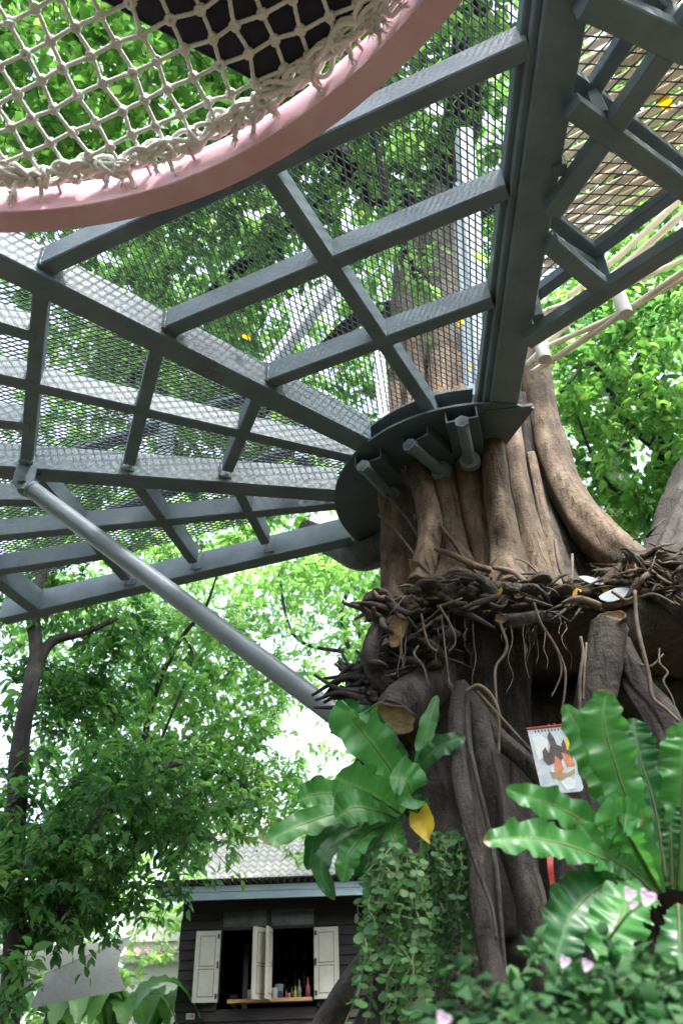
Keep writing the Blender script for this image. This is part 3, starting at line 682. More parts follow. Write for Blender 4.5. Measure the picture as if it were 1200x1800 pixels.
# ================================================================== FIG TREE
def dep(p): return float((np.asarray(p) - CAM) @ _fw)
def PY(q): return aty(q[0], q[1], q[2])
def pr(q): p = PY(q); return q[3] / 2 * dep(p) / FPX
fig = thing('fig_tree', 'huge strangler fig with bundled brown stems through the platform collar and tangled roots below', 'tree', (1.1, 4.1, 0))
def stem(name, qs, mt, sides=18, lump=.06, seed=0, rings=None, parent=None, label=None, flute=0.):
    pts = [PY(q) for q in qs]; rad = [pr(q) for q in qs]
    fl = (lambda th, s: 1 + flute * np.sin(5 * th + seed + 2.2 * np.sin(3 * s + seed)) + flute * .6 * np.sin(9 * th + 1.3 * seed + 3 * s) + flute * .35 * np.abs(np.sin(34 * s + seed + np.sin(th)))) if flute else None
    b = B(); b.tube(pts, rad, sides, rings or 10 * len(qs), lump=lump, seed=seed, lobes=fl); return part(name, b, mt, parent or fig, smooth=True, label=label)
# inner masses
b = B(); b.tube([(1.4, 4.95, -.1), (1.4, 4.95, 1.2), (1.35, 4.85, 2.3), (1.25, 4.6, 3.3)], [1.25, 1.05, .95, .95], 48, 40, lump=.10, seed=4,
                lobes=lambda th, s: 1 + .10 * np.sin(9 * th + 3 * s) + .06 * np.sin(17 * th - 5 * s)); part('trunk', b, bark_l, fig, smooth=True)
b = B(); b.tube([(1.05, 4.4, 3.1), (.98, 4.35, 4.2), (.80, 4.3, 5.2), (.84, 4.3, 6.8), (1.0, 4.35, 8.4)], [.46, .38, .42, .36, .24], 36, 60, lump=.07, seed=9,
                lobes=lambda th, s: 1 + .09 * np.sin(6 * th + 2 * s) + .05 * np.sin(13 * th)); part('trunk', b, bark_p, fig, smooth=True)
# bundled stems between ledge and deck, and on up through the grating
S = [[(692, 690, 3.85, 50), (690, 830, 3.72, 54), (698, 930, 3.66, 56), (704, 1010, 3.6, 62), (708, 1085, 3.5, 74)],
     [(726, 560, 3.9, 34), (730, 760, 3.6, 36), (742, 850, 3.46, 38), (757, 930, 3.36, 40), (748, 985, 3.28, 42), (738, 1030, 3.24, 44)],
     [(772, 600, 3.9, 46), (778, 760, 3.55, 46), (781, 850, 3.47, 44), (788, 930, 3.42, 50), (795, 990, 3.36, 70), (800, 1050, 3.25, 104)],
     [(812, 640, 3.8, 50), (820, 780, 3.5, 52), (830, 880, 3.44, 50), (843, 960, 3.40, 48), (855, 1030, 3.36, 54)],
     [(856, 640, 3.7, 42), (864, 770, 3.40, 42), (875, 870, 3.33, 45), (888, 960, 3.26, 52), (898, 1045, 3.18, 76)],
     [(888, 660, 3.8, 32), (902, 770, 3.62, 32), (916, 870, 3.56, 38), (936, 960, 3.5, 40), (950, 1045, 3.44, 54)],
     [(912, 520, 4.2, 58), (937, 650, 4.05, 57), (957, 745, 3.95, 56), (985, 840, 3.82, 58), (1022, 910, 3.70, 68), (1070, 962, 3.55, 80), (1125, 1005, 3.42, 80), (1190, 1040, 3.38, 70)],
     [(915, 700, 4.0, 30), (945, 860, 3.9, 36), (965, 930, 3.8, 40), (985, 1000, 3.7, 50), (1000, 1060, 3.6, 70)],
     [(1290, 740, 4.4, 90), (1232, 850, 4.3, 100), (1200, 950, 4.15, 110), (1190, 1030, 3.95, 140)],
     [(1215, 860, 4.05, 26), (1185, 920, 3.98, 24), (1160, 975, 3.85, 28)],
     [(1240, 870, 4.0, 22), (1212, 930, 3.95, 22), (1190, 985, 3.85, 26)],
     [(902, 930, 3.36, 14), (918, 985, 3.28, 18), (938, 1030, 3.22, 28)],
     [(683, 900, 3.66, 16), (676, 990, 3.58, 15), (681, 1060, 3.5, 18)],
     [(806, 960, 3.38, 30), (822, 1005, 3.3, 36), (838, 1075, 3.2, 46)],
     [(716, 690, 4.15, 70), (722, 900, 4.05, 84), (735, 1070, 3.9, 110)], [(850, 700, 4.0, 60), (868, 900, 3.9, 70), (890, 1060, 3.7, 90)], [(940, 760, 4.1, 60), (975, 900, 4.0, 80), (1010, 1060, 3.8, 110)],
     [(762, 700, 3.7, 20), (764, 850, 3.5, 20), (770, 960, 3.44, 24), (772, 1060, 3.36, 34)], [(844, 800, 3.5, 16), (856, 900, 3.42, 18), (868, 1000, 3.34, 24), (876, 1060, 3.28, 34)], [(932, 800, 3.75, 18), (952, 900, 3.62, 22), (975, 1000, 3.5, 30), (985, 1060, 3.4, 40)],
     [(1000, 830, 3.95, 16), (1050, 925, 3.82, 22), (1100, 968, 3.66, 26), (1170, 990, 3.5, 26)]]
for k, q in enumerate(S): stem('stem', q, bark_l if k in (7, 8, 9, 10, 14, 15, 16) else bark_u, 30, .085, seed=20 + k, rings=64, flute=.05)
# limb seen under the collar on the left, limbs above
stem('limb', [(700, 950, 4.0, 60), (640, 975, 4.4, 60), (590, 960, 5.2, 46), (540, 930, 6.0, 34)], bark_far, 12, .06, 3)
for pts, rad in (([(.95, 4.3, 7.6), (.2, 4.2, 8.6), (-.9, 3.6, 9.2), (-2.4, 3.0, 9.4)], [.2, .16, .13, .07]),
                 ([(.2, 4.2, 8.6), (-.6, 5.0, 8.7), (-1.6, 6.0, 8.8), (-2.8, 7.2, 8.6)], [.10, .08, .06, .03]),
                 ([(1.0, 4.3, 8.0), (1.3, 3.6, 9.0), (1.2, 2.6, 9.6), (.6, 1.6, 9.9)], [.2, .17, .13, .06]),
                 ([(.95, 4.3, 6.6), (.3, 4.8, 7.2), (-.3, 5.6, 7.4), (-1.0, 6.4, 7.2)], [.09, .07, .05, .025]),
                 ([(1.0, 4.3, 7.8), (1.9, 4.4, 8.6), (3.2, 4.2, 9.2)], [.15, .12, .06]),
                 ([(-.9, 3.6, 9.2), (-1.1, 3.0, 8.9), (-1.0, 2.4, 8.5)], [.07, .05, .02]),
                 ([(-.3, 3.9, 8.9), (-.6, 3.2, 8.5), (-.5, 2.6, 8.3)], [.09, .07, .03]),
                 ([(.92, 4.25, 6.2), (.5, 3.7, 6.9), (.35, 3.3, 7.6)], [.06, .04, .02])):
    b = B(); b.tube(pts, rad, 12, 22, lump=.06, seed=len(pts)); part('limb', b, bark_far, fig, smooth=True)
# root plate: the ledge
def mound(c, r, seed, n=40, m=26, a=.16):
    th = np.linspace(0, 2 * math.pi, n, endpoint=False); ph = np.linspace(-math.pi / 2, math.pi / 2, m); P = []
    d = np.array([[math.cos(p) * math.cos(t), math.cos(p) * math.sin(t), math.sin(p)] for p in ph for t in th])
    q = d * np.asarray(r) + np.asarray(c); nz = vnoise(q, .16, seed) * .45 + vnoise(q, .06, seed + 1) * .3 + vnoise(q, .022, seed + 2) * .25
    q = np.asarray(c) + d * np.asarray(r) * (1 + a * 2 * (nz[:, None] - .5))
    f = [(i * n + j, i * n + (j + 1) % n, (i + 1) * n + (j + 1) % n, (i + 1) * n + j) for i in range(m - 1) for j in range(n)]
    return B().add(q, f)
part('root_plate', mound((1.15, 3.92, 3.30), (.98, .78, .13), 3, 90, 30), soil, fig)
part('root_plate', mound((2.0, 3.9, 3.38), (1.0, .7, .2), 5, 80, 30), soil, fig)
part('root_plate', mound((.30, 3.55, 3.05), (.30, .32, .22), 8, 60, 30), soil, fig)
g = np.random.default_rng(61)
for k in range(44):     # clods of soil and matted fibre that bury the feet of the stems
    x = 672 + k * 12.2 + g.normal() * 6; y = 1046 + g.normal() * 6 - (14 if x > 1080 else 0) + (26 if x < 730 else 0); p = aty(x, y, 3.08 + g.uniform(-.02, .08)); part('clod', mound(p, (g.uniform(.035, .075), .09, g.uniform(.022, .05)), 20 + k, 30, 18, .75), soil, fig)
# roots
RT = [[(812, 1205, 2.92, 26), (806, 1260, 2.86, 36), (812, 1370, 2.78, 38), (838, 1480, 2.72, 40), (848, 1600, 2.66, 44), (872, 1730, 2.6, 46), (885, 1830, 2.55, 50)],
      [(815, 1210, 2.95, 20), (842, 1260, 2.90, 42), (858, 1340, 2.86, 46), (885, 1440, 2.84, 52), (925, 1560, 2.80, 58), (955, 1680, 2.75, 58), (975, 1830, 2.7, 66)],
      [(850, 1262, 2.90, 26), (880, 1300, 2.86, 34), (920, 1335, 2.84, 32), (965, 1385, 2.83, 34), (1000, 1430, 2.8, 40)],
      [(842, 1050, 3.3, 60), (846, 1120, 3.3, 62), (850, 1200, 3.3, 70), (858, 1320, 3.28, 66), (866, 1450, 3.25, 60), (880, 1650, 3.2, 60)],
      [(905, 1060, 3.35, 56), (902, 1140, 3.35, 58), (902, 1230, 3.35, 58), (906, 1330, 3.33, 54), (912, 1450, 3.3, 56), (920, 1700, 3.2, 60)],
      [(1072, 1098, 2.95, 62), (1062, 1150, 2.96, 62), (1046, 1220, 2.98, 66), (1030, 1290, 3.0, 64), (1018, 1400, 3.0, 72), (1005, 1600, 2.95, 80)],
      [(1085, 1130, 3.0, 40), (1105, 1170, 2.98, 42), (1130, 1215, 2.95, 44), (1165, 1255, 2.9, 44), (1185, 1310, 2.88, 44), (1180, 1400, 2.85, 48)],
      [(1080, 1110, 3.1, 60), (1120, 1080, 3.12, 66), (1170, 1070, 3.15, 70), (1240, 1075, 3.2, 80)],
      [(1095, 1180, 3.0, 22), (1110, 1215, 2.96, 24), (1145, 1265, 2.92, 36), (1170, 1340, 2.9, 50), (1185, 1450, 2.85, 60)],
      [(655, 1670, 2.9, 34), (610, 1740, 2.8, 44), (560, 1830, 2.7, 52)],
      [(720, 1660, 2.95, 44), (680, 1740, 2.85, 54), (640, 1840, 2.75, 62)],
      [(848, 1630, 2.95, 26), (822, 1700, 2.85, 32), (795, 1790, 2.75, 40)],
      [(770, 1065, 3.25, 26), (715, 1072, 3.14, 30), (672, 1100, 3.06, 30), (652, 1145, 3.04, 30), (660, 1190, 3.08, 28), (690, 1215, 3.12, 30)],
      [(775, 1030, 3.2, 20), (805, 1018, 3.08, 24), (845, 1024, 3.03, 24), (868, 1045, 3.02, 20), (872, 1075, 3.05, 18)],
      [(775, 1195, 3.25, 74), (740, 1215, 3.12, 76), (705, 1245, 3.0, 80), (690, 1262, 2.95, 66)],
      [(705, 1190, 3.5, 60), (735, 1240, 3.55, 80), (755, 1330, 3.5, 110), (770, 1500, 3.4, 140), (780, 1800, 3.3, 170)],
      [(800, 1100, 3.6, 50), (790, 1200, 3.6, 60), (800, 1330, 3.6, 70), (810, 1600, 3.5, 90)],
      [(870, 1090, 2.98, 20), (905, 1092, 2.96, 28), (950, 1085, 2.98, 26), (1000, 1092, 3.05, 26)],
      [(1000, 1022, 3.0, 20), (1030, 1040, 2.98, 16), (1075, 1010, 2.98, 14), (1100, 985, 3.05, 14)],
      [(765, 965, 3.2, 9), (800, 978, 3.14, 11), (835, 995, 3.13, 13), (862, 1003, 3.14, 12)],
      [(775, 925, 3.3, 6), (800, 960, 3.2, 7), (830, 1005, 3.15, 8), (860, 1020, 3.15, 8)],
      [(772, 1045, 3.02, 12), (795, 1060, 2.98, 11), (820, 1062, 2.96, 10)],
      [(680, 870, 3.55, 6), (720, 920, 3.4, 6), (760, 1000, 3.3, 6)],
      [(665, 905, 3.5, 5), (700, 940, 3.4, 6), (735, 985, 3.35, 6)]]
for k, q in enumerate(RT):
    upper = k in (18, 19, 20)
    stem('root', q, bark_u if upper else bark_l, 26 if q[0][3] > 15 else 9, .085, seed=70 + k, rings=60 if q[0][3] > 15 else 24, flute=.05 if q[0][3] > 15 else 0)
# thin roots clinging along the two leaning ones
for q in ([(820, 1215, 2.80, 8), (822, 1290, 2.78, 9), (835, 1360, 2.74, 9), (850, 1420, 2.70, 8), (870, 1520, 2.66, 10), (880, 1620, 2.62, 9), (890, 1750, 2.58, 8)],
          [(866, 1320, 2.78, 9), (882, 1400, 2.76, 10), (890, 1470, 2.74, 8)], [(812, 1450, 2.66, 6), (835, 1520, 2.62, 7), (862, 1590, 2.6, 7), (872, 1650, 2.56, 6)]):
    stem('root', q, bark_l, 9, .1, seed=int(q[0][0]), rings=36)
# hanging fine roots
HR = [[(1115, 1038, 2.82, 6), (1119, 1100, 2.81, 8), (1138, 1180, 2.80, 8), (1146, 1225, 2.80, 7), (1168, 1245, 2.79, 6), (1192, 1268, 2.78, 5)],
      [(1158, 1140, 2.9, 3), (1158, 1165, 2.88, 4), (1172, 1182, 2.88, 4), (1165, 1198, 2.88, 4), (1180, 1225, 2.88, 3), (1188, 1255, 2.88, 3)],
      [(938, 1060, 2.9, 5), (950, 1095, 2.88, 5), (975, 1135, 2.86, 5), (992, 1175, 2.86, 5), (992, 1215, 2.86, 4), (985, 1255, 2.86, 3)],
      [(980, 1145, 2.88, 4), (986, 1180, 2.88, 4), (978, 1205, 2.88, 3), (968, 1225, 2.88, 3)],
      [(878, 1095, 2.86, 5), (890, 1130, 2.85, 5), (886, 1150, 2.85, 5), (870, 1175, 2.85, 5), (872, 1230, 2.84, 4), (876, 1290, 2.84, 4), (872, 1330, 2.84, 3)],
      [(820, 1215, 2.78, 7), (840, 1205, 2.76, 7), (862, 1222, 2.76, 7), (876, 1255, 2.76, 6), (876, 1330, 2.76, 5)],
      [(838, 1215, 2.77, 6), (870, 1250, 2.76, 5), (920, 1305, 2.74, 5), (945, 1330, 2.73, 4)],
      [(1020, 1120, 2.92, 6), (1024, 1150, 2.9, 6), (1018, 1200, 2.9, 6), (1020, 1290, 2.9, 5)],
      [(1030, 1130, 2.92, 4), (1026, 1180, 2.9, 4), (1024, 1230, 2.9, 4)],
      [(740, 1080, 2.95, 4), (752, 1130, 2.92, 4), (768, 1145, 2.9, 3)], [(735, 1135, 2.9, 4), (728, 1150, 2.9, 4), (745, 1175, 2.9, 4), (752, 1205, 2.9, 3)],
      [(772, 1065, 2.92, 4), (795, 1105, 2.9, 4), (800, 1130, 2.9, 3), (788, 1145, 2.9, 3)], [(775, 1080, 2.92, 3), (782, 1140, 2.9, 3), (790, 1205, 2.88, 3)],
      [(1112, 1160, 2.95, 4), (1140, 1172, 2.9, 4), (1165, 1150, 2.9, 3)], [(1075, 1040, 2.9, 6), (1100, 1055, 2.86, 7), (1115, 1048, 2.84, 5)],
      [(1120, 1050, 2.95, 5), (1150, 1045, 2.92, 6), (1185, 1062, 2.9, 5)], [(1140, 1000, 3.0, 6), (1165, 1020, 2.95, 6), (1185, 1028, 2.95, 5)],
      [(975, 950, 3.3, 7), (980, 985, 3.22, 7), (992, 1025, 3.14, 8)], [(1005, 975, 3.3, 5), (1005, 1010, 3.2, 6), (1003, 1030, 3.15, 5)]]
for k, q in enumerate(HR): stem('hanging_root', q, twigm, 7, .12, seed=130 + k, rings=34)
g = np.random.default_rng(21)
for k in range(26):     # hair roots under the ledge
    x = g.uniform(700, 1010); Y = g.uniform(2.95, 3.25); y = 1085 + g.uniform(-10, 20); L_ = g.uniform(30, 130)
    qs = [(x, y, Y, 3)]
    for j in range(1, 5): qs.append((x + g.normal() * 2.6 * j ** .5, y + L_ * j / 4, Y - .01 * j, 2.6 - .4 * j))
    stem('hair_root', qs, twigm, 5, 0, rings=14)
for k in range(170):    # short root ends and sticks matted along the ledge
    x = g.uniform(655, 1215); Y = g.uniform(2.94, 3.2); y = 1054 + g.normal() * 18 + (18 if x < 760 else 0) - (25 if x > 1090 else 0); a = g.normal() * .6; L_ = g.uniform(18, 75); w_ = g.choice([3, 4, 5, 7, 9, 12, 16])
    c = np.array([math.cos(a), math.sin(a)]) * L_ * g.choice([-1, 1])
    stem('root_end', [(x, y, Y, w_), (x + c[0] * .5 + g.normal() * 4, y + c[1] * .5 + g.normal() * 5, Y - g.uniform(0, .06), w_ * .8), (x + c[0], y + c[1] + 4, Y - g.uniform(-.05, .1), w_ * .4)],
         [bark_l, soil, bark_l, twigm][k % 4], 8, .1, seed=k, rings=12)
for k in range(40):     # sticks jutting out to the left
    y = g.uniform(1170, 1250); x = g.uniform(640, 690); L_ = g.uniform(40, 100)
    stem('root_end', [(x, y, 3.1, g.uniform(8, 16)), (x - L_ * .5, y + g.normal() * 12, 3.15, 9), (x - L_, y + g.normal() * 22 + 5, 3.2, 5)], bark_l, 8, .1, seed=200 + k, rings=14)
for k in range(46):
    x = g.uniform(655, 800); y = g.uniform(1085, 1200); a = g.uniform(0, 6.28); L_ = g.uniform(30, 90); Y = g.uniform(3.0, 3.25); w_ = g.choice([5, 8, 12, 18])
    stem('root_end', [(x, y, Y, w_), (x + math.cos(a) * L_ * .4 + g.normal() * 6, y + math.sin(a) * L_ * .3 + g.normal() * 6, Y - .05, w_ * .9), (x + math.cos(a) * L_, y + math.sin(a) * L_ * .6 + 8, Y + .03, w_ * .5)], [bark_l, bark_l, soil][k % 3], 9, .1, seed=300 + k, rings=14)
part('root_plate', mound((.42, 3.6, 2.9), (.42, .3, .35), 12, 60, 34, .4), soil, fig)
part('root_plate', mound(aty(1175, 1020, 3.2), (.34, .22, .10), 33, 60, 30, .5), soil, fig)
for k in range(60):     # debris piled up at the right end of the ledge
    x = g.uniform(1075, 1230); y = 1015 + g.normal() * 20 - (x - 1075) * .12; a = g.normal() * .7; L_ = g.uniform(20, 80); Y = g.uniform(2.93, 3.1); w_ = g.choice([3, 4, 6, 9, 14]); sg = g.choice([-1, 1])
    stem('root_end', [(x, y, Y, w_), (x + sg * math.cos(a) * L_ * .5 + g.normal() * 4, y + math.sin(a) * L_ * .4 + g.normal() * 5, Y - .03, w_ * .8), (x + sg * math.cos(a) * L_, y + math.sin(a) * L_ * .7 + 5, Y + .02, w_ * .4)], [bark_l, twigm, soil, bark_u][k % 4], 8, .1, seed=400 + k, rings=12)
# sawn faces
def cut(c, nrm_, rx, ry, roll=0., seed=0, thick=.02):
    nrm_ = unit(np.asarray(nrm_, float)); a = unit(np.cross(nrm_, [0, 0, 1.])); u = np.cross(a, nrm_); g = np.random.default_rng(seed)
    cs, sn = math.cos(roll), math.sin(roll); a, u = a * cs + u * sn, u * cs - a * sn
    th = np.linspace(0, 2 * math.pi, 28, endpoint=False); k = 1 + .10 * np.sin(2 * th + g.uniform(0, 6)) + .10 * np.sin(3 * th + g.uniform(0, 6)) + .05 * np.sin(7 * th + g.uniform(0, 6))
    rings_ = []
    for s_, h in ((1.06, -thick), (1.10, .0), (1.02, .008), (.90, -.002), (.55, -.006), (.2, -.003)):
        rings_.append(c + (np.cos(th) * rx * k * s_)[:, None] * a + (np.sin(th) * ry * k * s_)[:, None] * u + nrm_ * h)
    V = np.concatenate(rings_ + [[c - nrm_ * .004]]); n = 28; b = B()
    f = [(i * n + j, i * n + (j + 1) % n, (i + 1) * n + (j + 1) % n, (i + 1) * n + j) for i in range(5) for j in range(n)] + [(5 * n + j, 5 * n + (j + 1) % n, 6 * n) for j in range(n)]
    b.add(V, f); b.fm = [1] * (2 * n) + [0] * (len(f) - 2 * n)
    return part('sawn_face', b, [cutwood, bark_l], fig, smooth=True)
TO = lambda p, k=(0, 0, 0): unit(CAM - p) + np.array(k)
for q, rx, ry, k, roll in (((742, 1012, 3.22), .030, .085, (-.4, 0, -.1), -.35), ((766, 1048, 3.12), .045, .055, (.2, 0, 0), .2), ((698, 1108, 2.98), .038, .062, (-.3, 0, .1), .3),
                           ((1073, 1088, 2.90), .050, .036, (0, 0, .55), 0), ((692, 1262, 2.92), .085, .05, (-.35, -.1, -.5), .4), ((1112, 995, 2.98), .034, .038, (.1, 0, .2), 0),
                           ((1017, 1030, 2.98), .026, .026, (0, 0, 0), 0), ((1002, 1058, 2.95), .026, .022, (0, 0, 0), 0), ((1118, 1018, 2.97), .03, .022, (0, 0, 0), 0), ((910, 1045, 3.0), .02, .018, (.3, 0, 0), 0),
                           ((1190, 1025, 2.97), .03, .025, (0, 0, 0), .4), ((880, 1088, 2.93), .02, .018, (-.3, 0, 0), 0)):
    p = PY(q); cut(p, TO(p, k), rx, ry, roll, int(q[0]))
stem('stub', [(698, 1100, 3.2, 50), (698, 1106, 3.0, 48)], bark_l, 14, .05, 3, rings=6)
stem('stub', [(1112, 990, 3.2, 46), (1112, 996, 3.0, 40)], bark_l, 14, .05, 3, rings=6)
# crown over the deck
gaps = [(atz(20, 640, 9), 1.2), (atz(30, 520, 9), .7), (atz(140, 700, 8.5), .5), (atz(300, 520, 9), .35), (atz(650, 590, 8.5), .35)]
Pc = np.concatenate([blob((-.6, 5.2, 9.3), (5.2, 3.8, 1.5), 1750, 1, .47, .9, .1, gaps), blob((1.6, 3.4, 9.2), (4.2, 1.5, 1.2), 520, 2, .45, .9, .1),
                     blob((-1.6, 3.2, 8.0), (2.6, 1.3, .8), 360, 3, .42, .7, .1, gaps), blob(atz(270, 770, 9.0), (3.2, 2.6, 1.4), 900, 4, .42, .9, .1, gaps[:3]), blob((.3, .4, 9.2), (2.4, 1.5, .9), 60, 12, .4, .8, .1)])  # last blob: sprigs added above the view to dapple the sunlight
crown('crown', fig, leaf_a, Pc, per=14, length=.135, spread=.34, twig=bark_far, seed=1, wl=.46)
# aerial shoots on the trunk behind the grating
Ps = blob((.45, 3.75, 6.6), (.35, .3, .9), 26, 6, .35, .4, .2)
crown('shoots', fig, leaf_c, Ps, per=10, length=.10, spread=.22, twig=bark_far, seed=8)

# ================================================================== OTHER TREES
def tree(name, label, limbs, blobs, mt, per=14, length=.11, spread=.3, seed=0, group=None, bm=None, tb=0., wl=.42):
    base = limbs[0][0][0]; t_ = thing(name, label, 'tree', (float(base[0]), float(base[1]), 0), group)
    for k, (pts, rad) in enumerate(limbs):
        b = B(); b.tube(pts, rad, 14, 8 * len(pts), lump=.07, seed=seed + k); part('trunk' if k == 0 else 'limb', b, bm or bark_far, t_, smooth=True)
    C_ = np.concatenate([blob(c, r, n, seed + 3 * i, thr, nsc, sh, gp) for i, (c, r, n, thr, nsc, sh, gp) in enumerate(blobs)])
    crown('crown', t_, mt, C_, per, length, spread, bark_far, seed, wl=wl, tb=tb)
    return t_
def LB(*qs): return [PY(q) for q in qs], [pr(q) for q in qs]
gl = [(aty(260, 1170, 7), .35), (aty(90, 1230, 7), .28), (aty(560, 1330, 7), .3)]
low = aty(20, 1850, 6.4); low = np.array([low[0], low[1], 0])
p1, r1 = LB((15, 1800, 6.4, 38), (24, 1560, 6.4, 36), (34, 1330, 6.4, 33), (54, 1210, 6.4, 28), (64, 1150, 6.45, 26), (60, 1080, 6.5, 22), (75, 1000, 6.6, 18))
tree('leaning_tree', 'dark-trunked tree at the left edge, its trunk leaning right under the platform', [([low] + p1, [r1[0] * 1.1] + r1), LB((110, 1620, 6.5, 40), (160, 1470, 6.6, 36), (230, 1380, 6.8, 26), (310, 1340, 7, 12)),
     LB((30, 1650, 6.4, 40), (80, 1640, 6.45, 44), (115, 1600, 6.5, 40)), LB((58, 1190, 6.4, 20), (90, 1130, 6.5, 18), (150, 1112, 6.6, 12), (210, 1085, 6.7, 8))],
     [(aty(190, 1450, 6.7), (1.15, .9, .75), 330, .42, .5, .15, gl), (aty(60, 1400, 7.2), (.9, .8, 1.2), 280, .40, .5, .1, gl), (aty(130, 1150, 7), (1.0, .8, .6), 230, .40, .5, .1, gl), (aty(20, 1705, 5.6), (.22, .3, .3), 18, .35, .4, .1, ()), (aty(90, 1530, 6.2), (.7, .6, .42), 190, .32, .4, .1, ()), (aty(60, 1040, 7.2), (.7, .6, .5), 90, .4, .4, .1, ())],
     leaf_b, 13, .10, .26, 31)
gm = [(aty(525, 1130, 11), 1.05), (aty(570, 1330, 11), .8), (aty(400, 1420, 11), .35), (aty(300, 1080, 11), .3), (aty(250, 1160, 11), .45), (aty(480, 1180, 11), .45)]
lm = aty(120, 1700, 10); lm[2] = 0
tree('spreading_tree', 'bright green tree with a long drooping branch, between the leaning tree and the fig', [([lm, *LB((130, 1640, 10, 30), (240, 1500, 10, 24))[0]], [.14, .12, .09]), LB((240, 1500, 10, 24), (240, 1370, 10, 20), (290, 1345, 9.8, 16), (350, 1340, 9.6, 15), (400, 1365, 9.4, 11), (455, 1400, 9.3, 7)),
     LB((240, 1500, 10, 22), (255, 1300, 9.5, 13), (280, 1200, 9.2, 10), (320, 1120, 9, 8), (360, 1070, 8.8, 6), (385, 1000, 8.7, 3)), LB((322, 1118, 9, 5), (338, 1160, 8.9, 5), (300, 1260, 8.8, 5), (270, 1330, 8.8, 4))],
     [(aty(330, 1250, 10), (2.1, 1.4, 1.5), 860, .37, .6, .1, gm), (aty(430, 1410, 10), (1.4, 1.0, .5), 170, .40, .6, .1, gm), (aty(240, 1400, 10.5), (1.8, 1, .9), 200, .4, .6, .1, gm)],
     leaf_c, 14, .115, .3, 47, tb=.1)
lf = aty(560, 1700, 15); lf[2] = 0
tree('tall_tree', 'tall tree, leaves tinted pale for haze, filling the gap between the strut and the fig trunk', [([lf, *LB((600, 1500, 15, 14), (640, 1250, 15, 12), (620, 1000, 15, 9))[0]], [.12, .08, .06, .04]), LB((630, 1150, 15, 8), (520, 1120, 14.6, 6), (488, 1000, 14.3, 5)), LB((635, 1200, 15, 8), (600, 1080, 14.6, 8), (640, 990, 14.4, 6))],
     [(aty(600, 1060, 14), (2.3, 1.6, 1.9), 820, .39, .7, .1, [(aty(525, 1120, 14), 1.25), (aty(560, 1330, 14), 1.1)]), (aty(200, 1000, 15), (4.5, 1.6, 2.2), 1000, .38, .8, .1, [(aty(240, 1160, 15), .8)]), (aty(620, 1400, 14), (1.3, 1.2, 1.0), 160, .42, .6, .1, [(aty(560, 1330, 14), .9)])],
     leaf_c, 14, .14, .36, 61, tb=.15)
lr = aty(1190, 1200, 8.5); lr[2] = 0
tree('broadleaf_tree', 'leafy tree behind the fig on the right, large leaves under the bamboo bridge', [([lr, *LB((1190, 1000, 8.5, 60), (1170, 800, 8.4, 46), (1120, 640, 8.2, 30))[0]], [.25, .2, .15, .1]),
     LB((1170, 800, 8.4, 20), (1100, 740, 8, 14), (1040, 640, 7.4, 9), (985, 690, 7.2, 5)), LB((1180, 900, 8.4, 16), (1080, 860, 8, 10), (1040, 800, 7.7, 6), (1010, 720, 7.5, 4)), LB((1120, 640, 8.2, 16), (1150, 560, 7.6, 12), (1200, 500, 7.2, 8))],
     [(aty(1120, 660, 7.6), (1.6, 1.2, 2.0), 430, .42, .6, .1, [(aty(1020, 910, 8), .35)]), (aty(1180, 450, 7.0), (1.4, 1.0, 1.2), 180, .42, .6, .1, ()), (aty(1080, 880, 8.5), (1.3, .9, .8), 170, .4, .5, .1, [(aty(1030, 920, 8.5), .35)])],
     leaf_a, 12, .155, .36, 83, wl=.44)
lq = aty(1100, 1200, 13); lq[2] = 0
tree('background_tree', 'paler tree further back, seen in gaps right of the fig trunk', [([lq, *LB((1100, 1000, 13, 40), (1090, 700, 13, 26), (1080, 400, 13, 14))[0]], [.3, .25, .2, .1])],
     [(aty(1080, 640, 13), (3.2, 1.6, 4.5), 620, .46, .8, .1, ())], leaf_c, 13, .16, .4, 97, tb=.2)
lb = aty(120, 1900, 14); lb[2] = 0
tree('garden_tree', 'sunlit light green tree low in the garden behind the shade sail', [([lb, *LB((120, 1760, 14, 20), (140, 1640, 14, 14))[0]], [.16, .12, .08])],
     [(aty(130, 1600, 14), (2.6, 1.2, 1.2), 330, .40, .7, .1, ()), (aty(60, 1760, 13), (1.5, 1.0, .8), 130, .4, .6, .1, ())], leaf_c, 13, .15, .36, 103, tb=.35)

# out-of-view leaf bank added behind and beside the viewer to block low sky light
g = np.random.default_rng(555); n = 30000; th = g.uniform(R(150), R(390), n); rad = 11 + g.uniform(0, 2.2, n); zz = g.uniform(0, 1, n) ** .8 * (7.5 + 1.5 * np.sin(th * 5) + np.sin(th * 13))
P = np.c_[rad * np.cos(th), 1 + rad * np.sin(th), zz]; V, t, ti = leaves(P, g.normal(size=P.shape) + [0, 0, -.4], np.array([0, 0, .6]) + g.normal(size=P.shape) * .7, .42 * g.uniform(.7, 1.2, n), .22, np.clip(.4 + .2 * g.normal(size=n), 0, 1))
o = fast_mesh('unseen_leaf_screen', V, t, leaf_b, None, ti); tag(o, 'unseen arc of leaves added behind the camera to block low sky light', 'unseen_leaf_screen', kind='stuff')

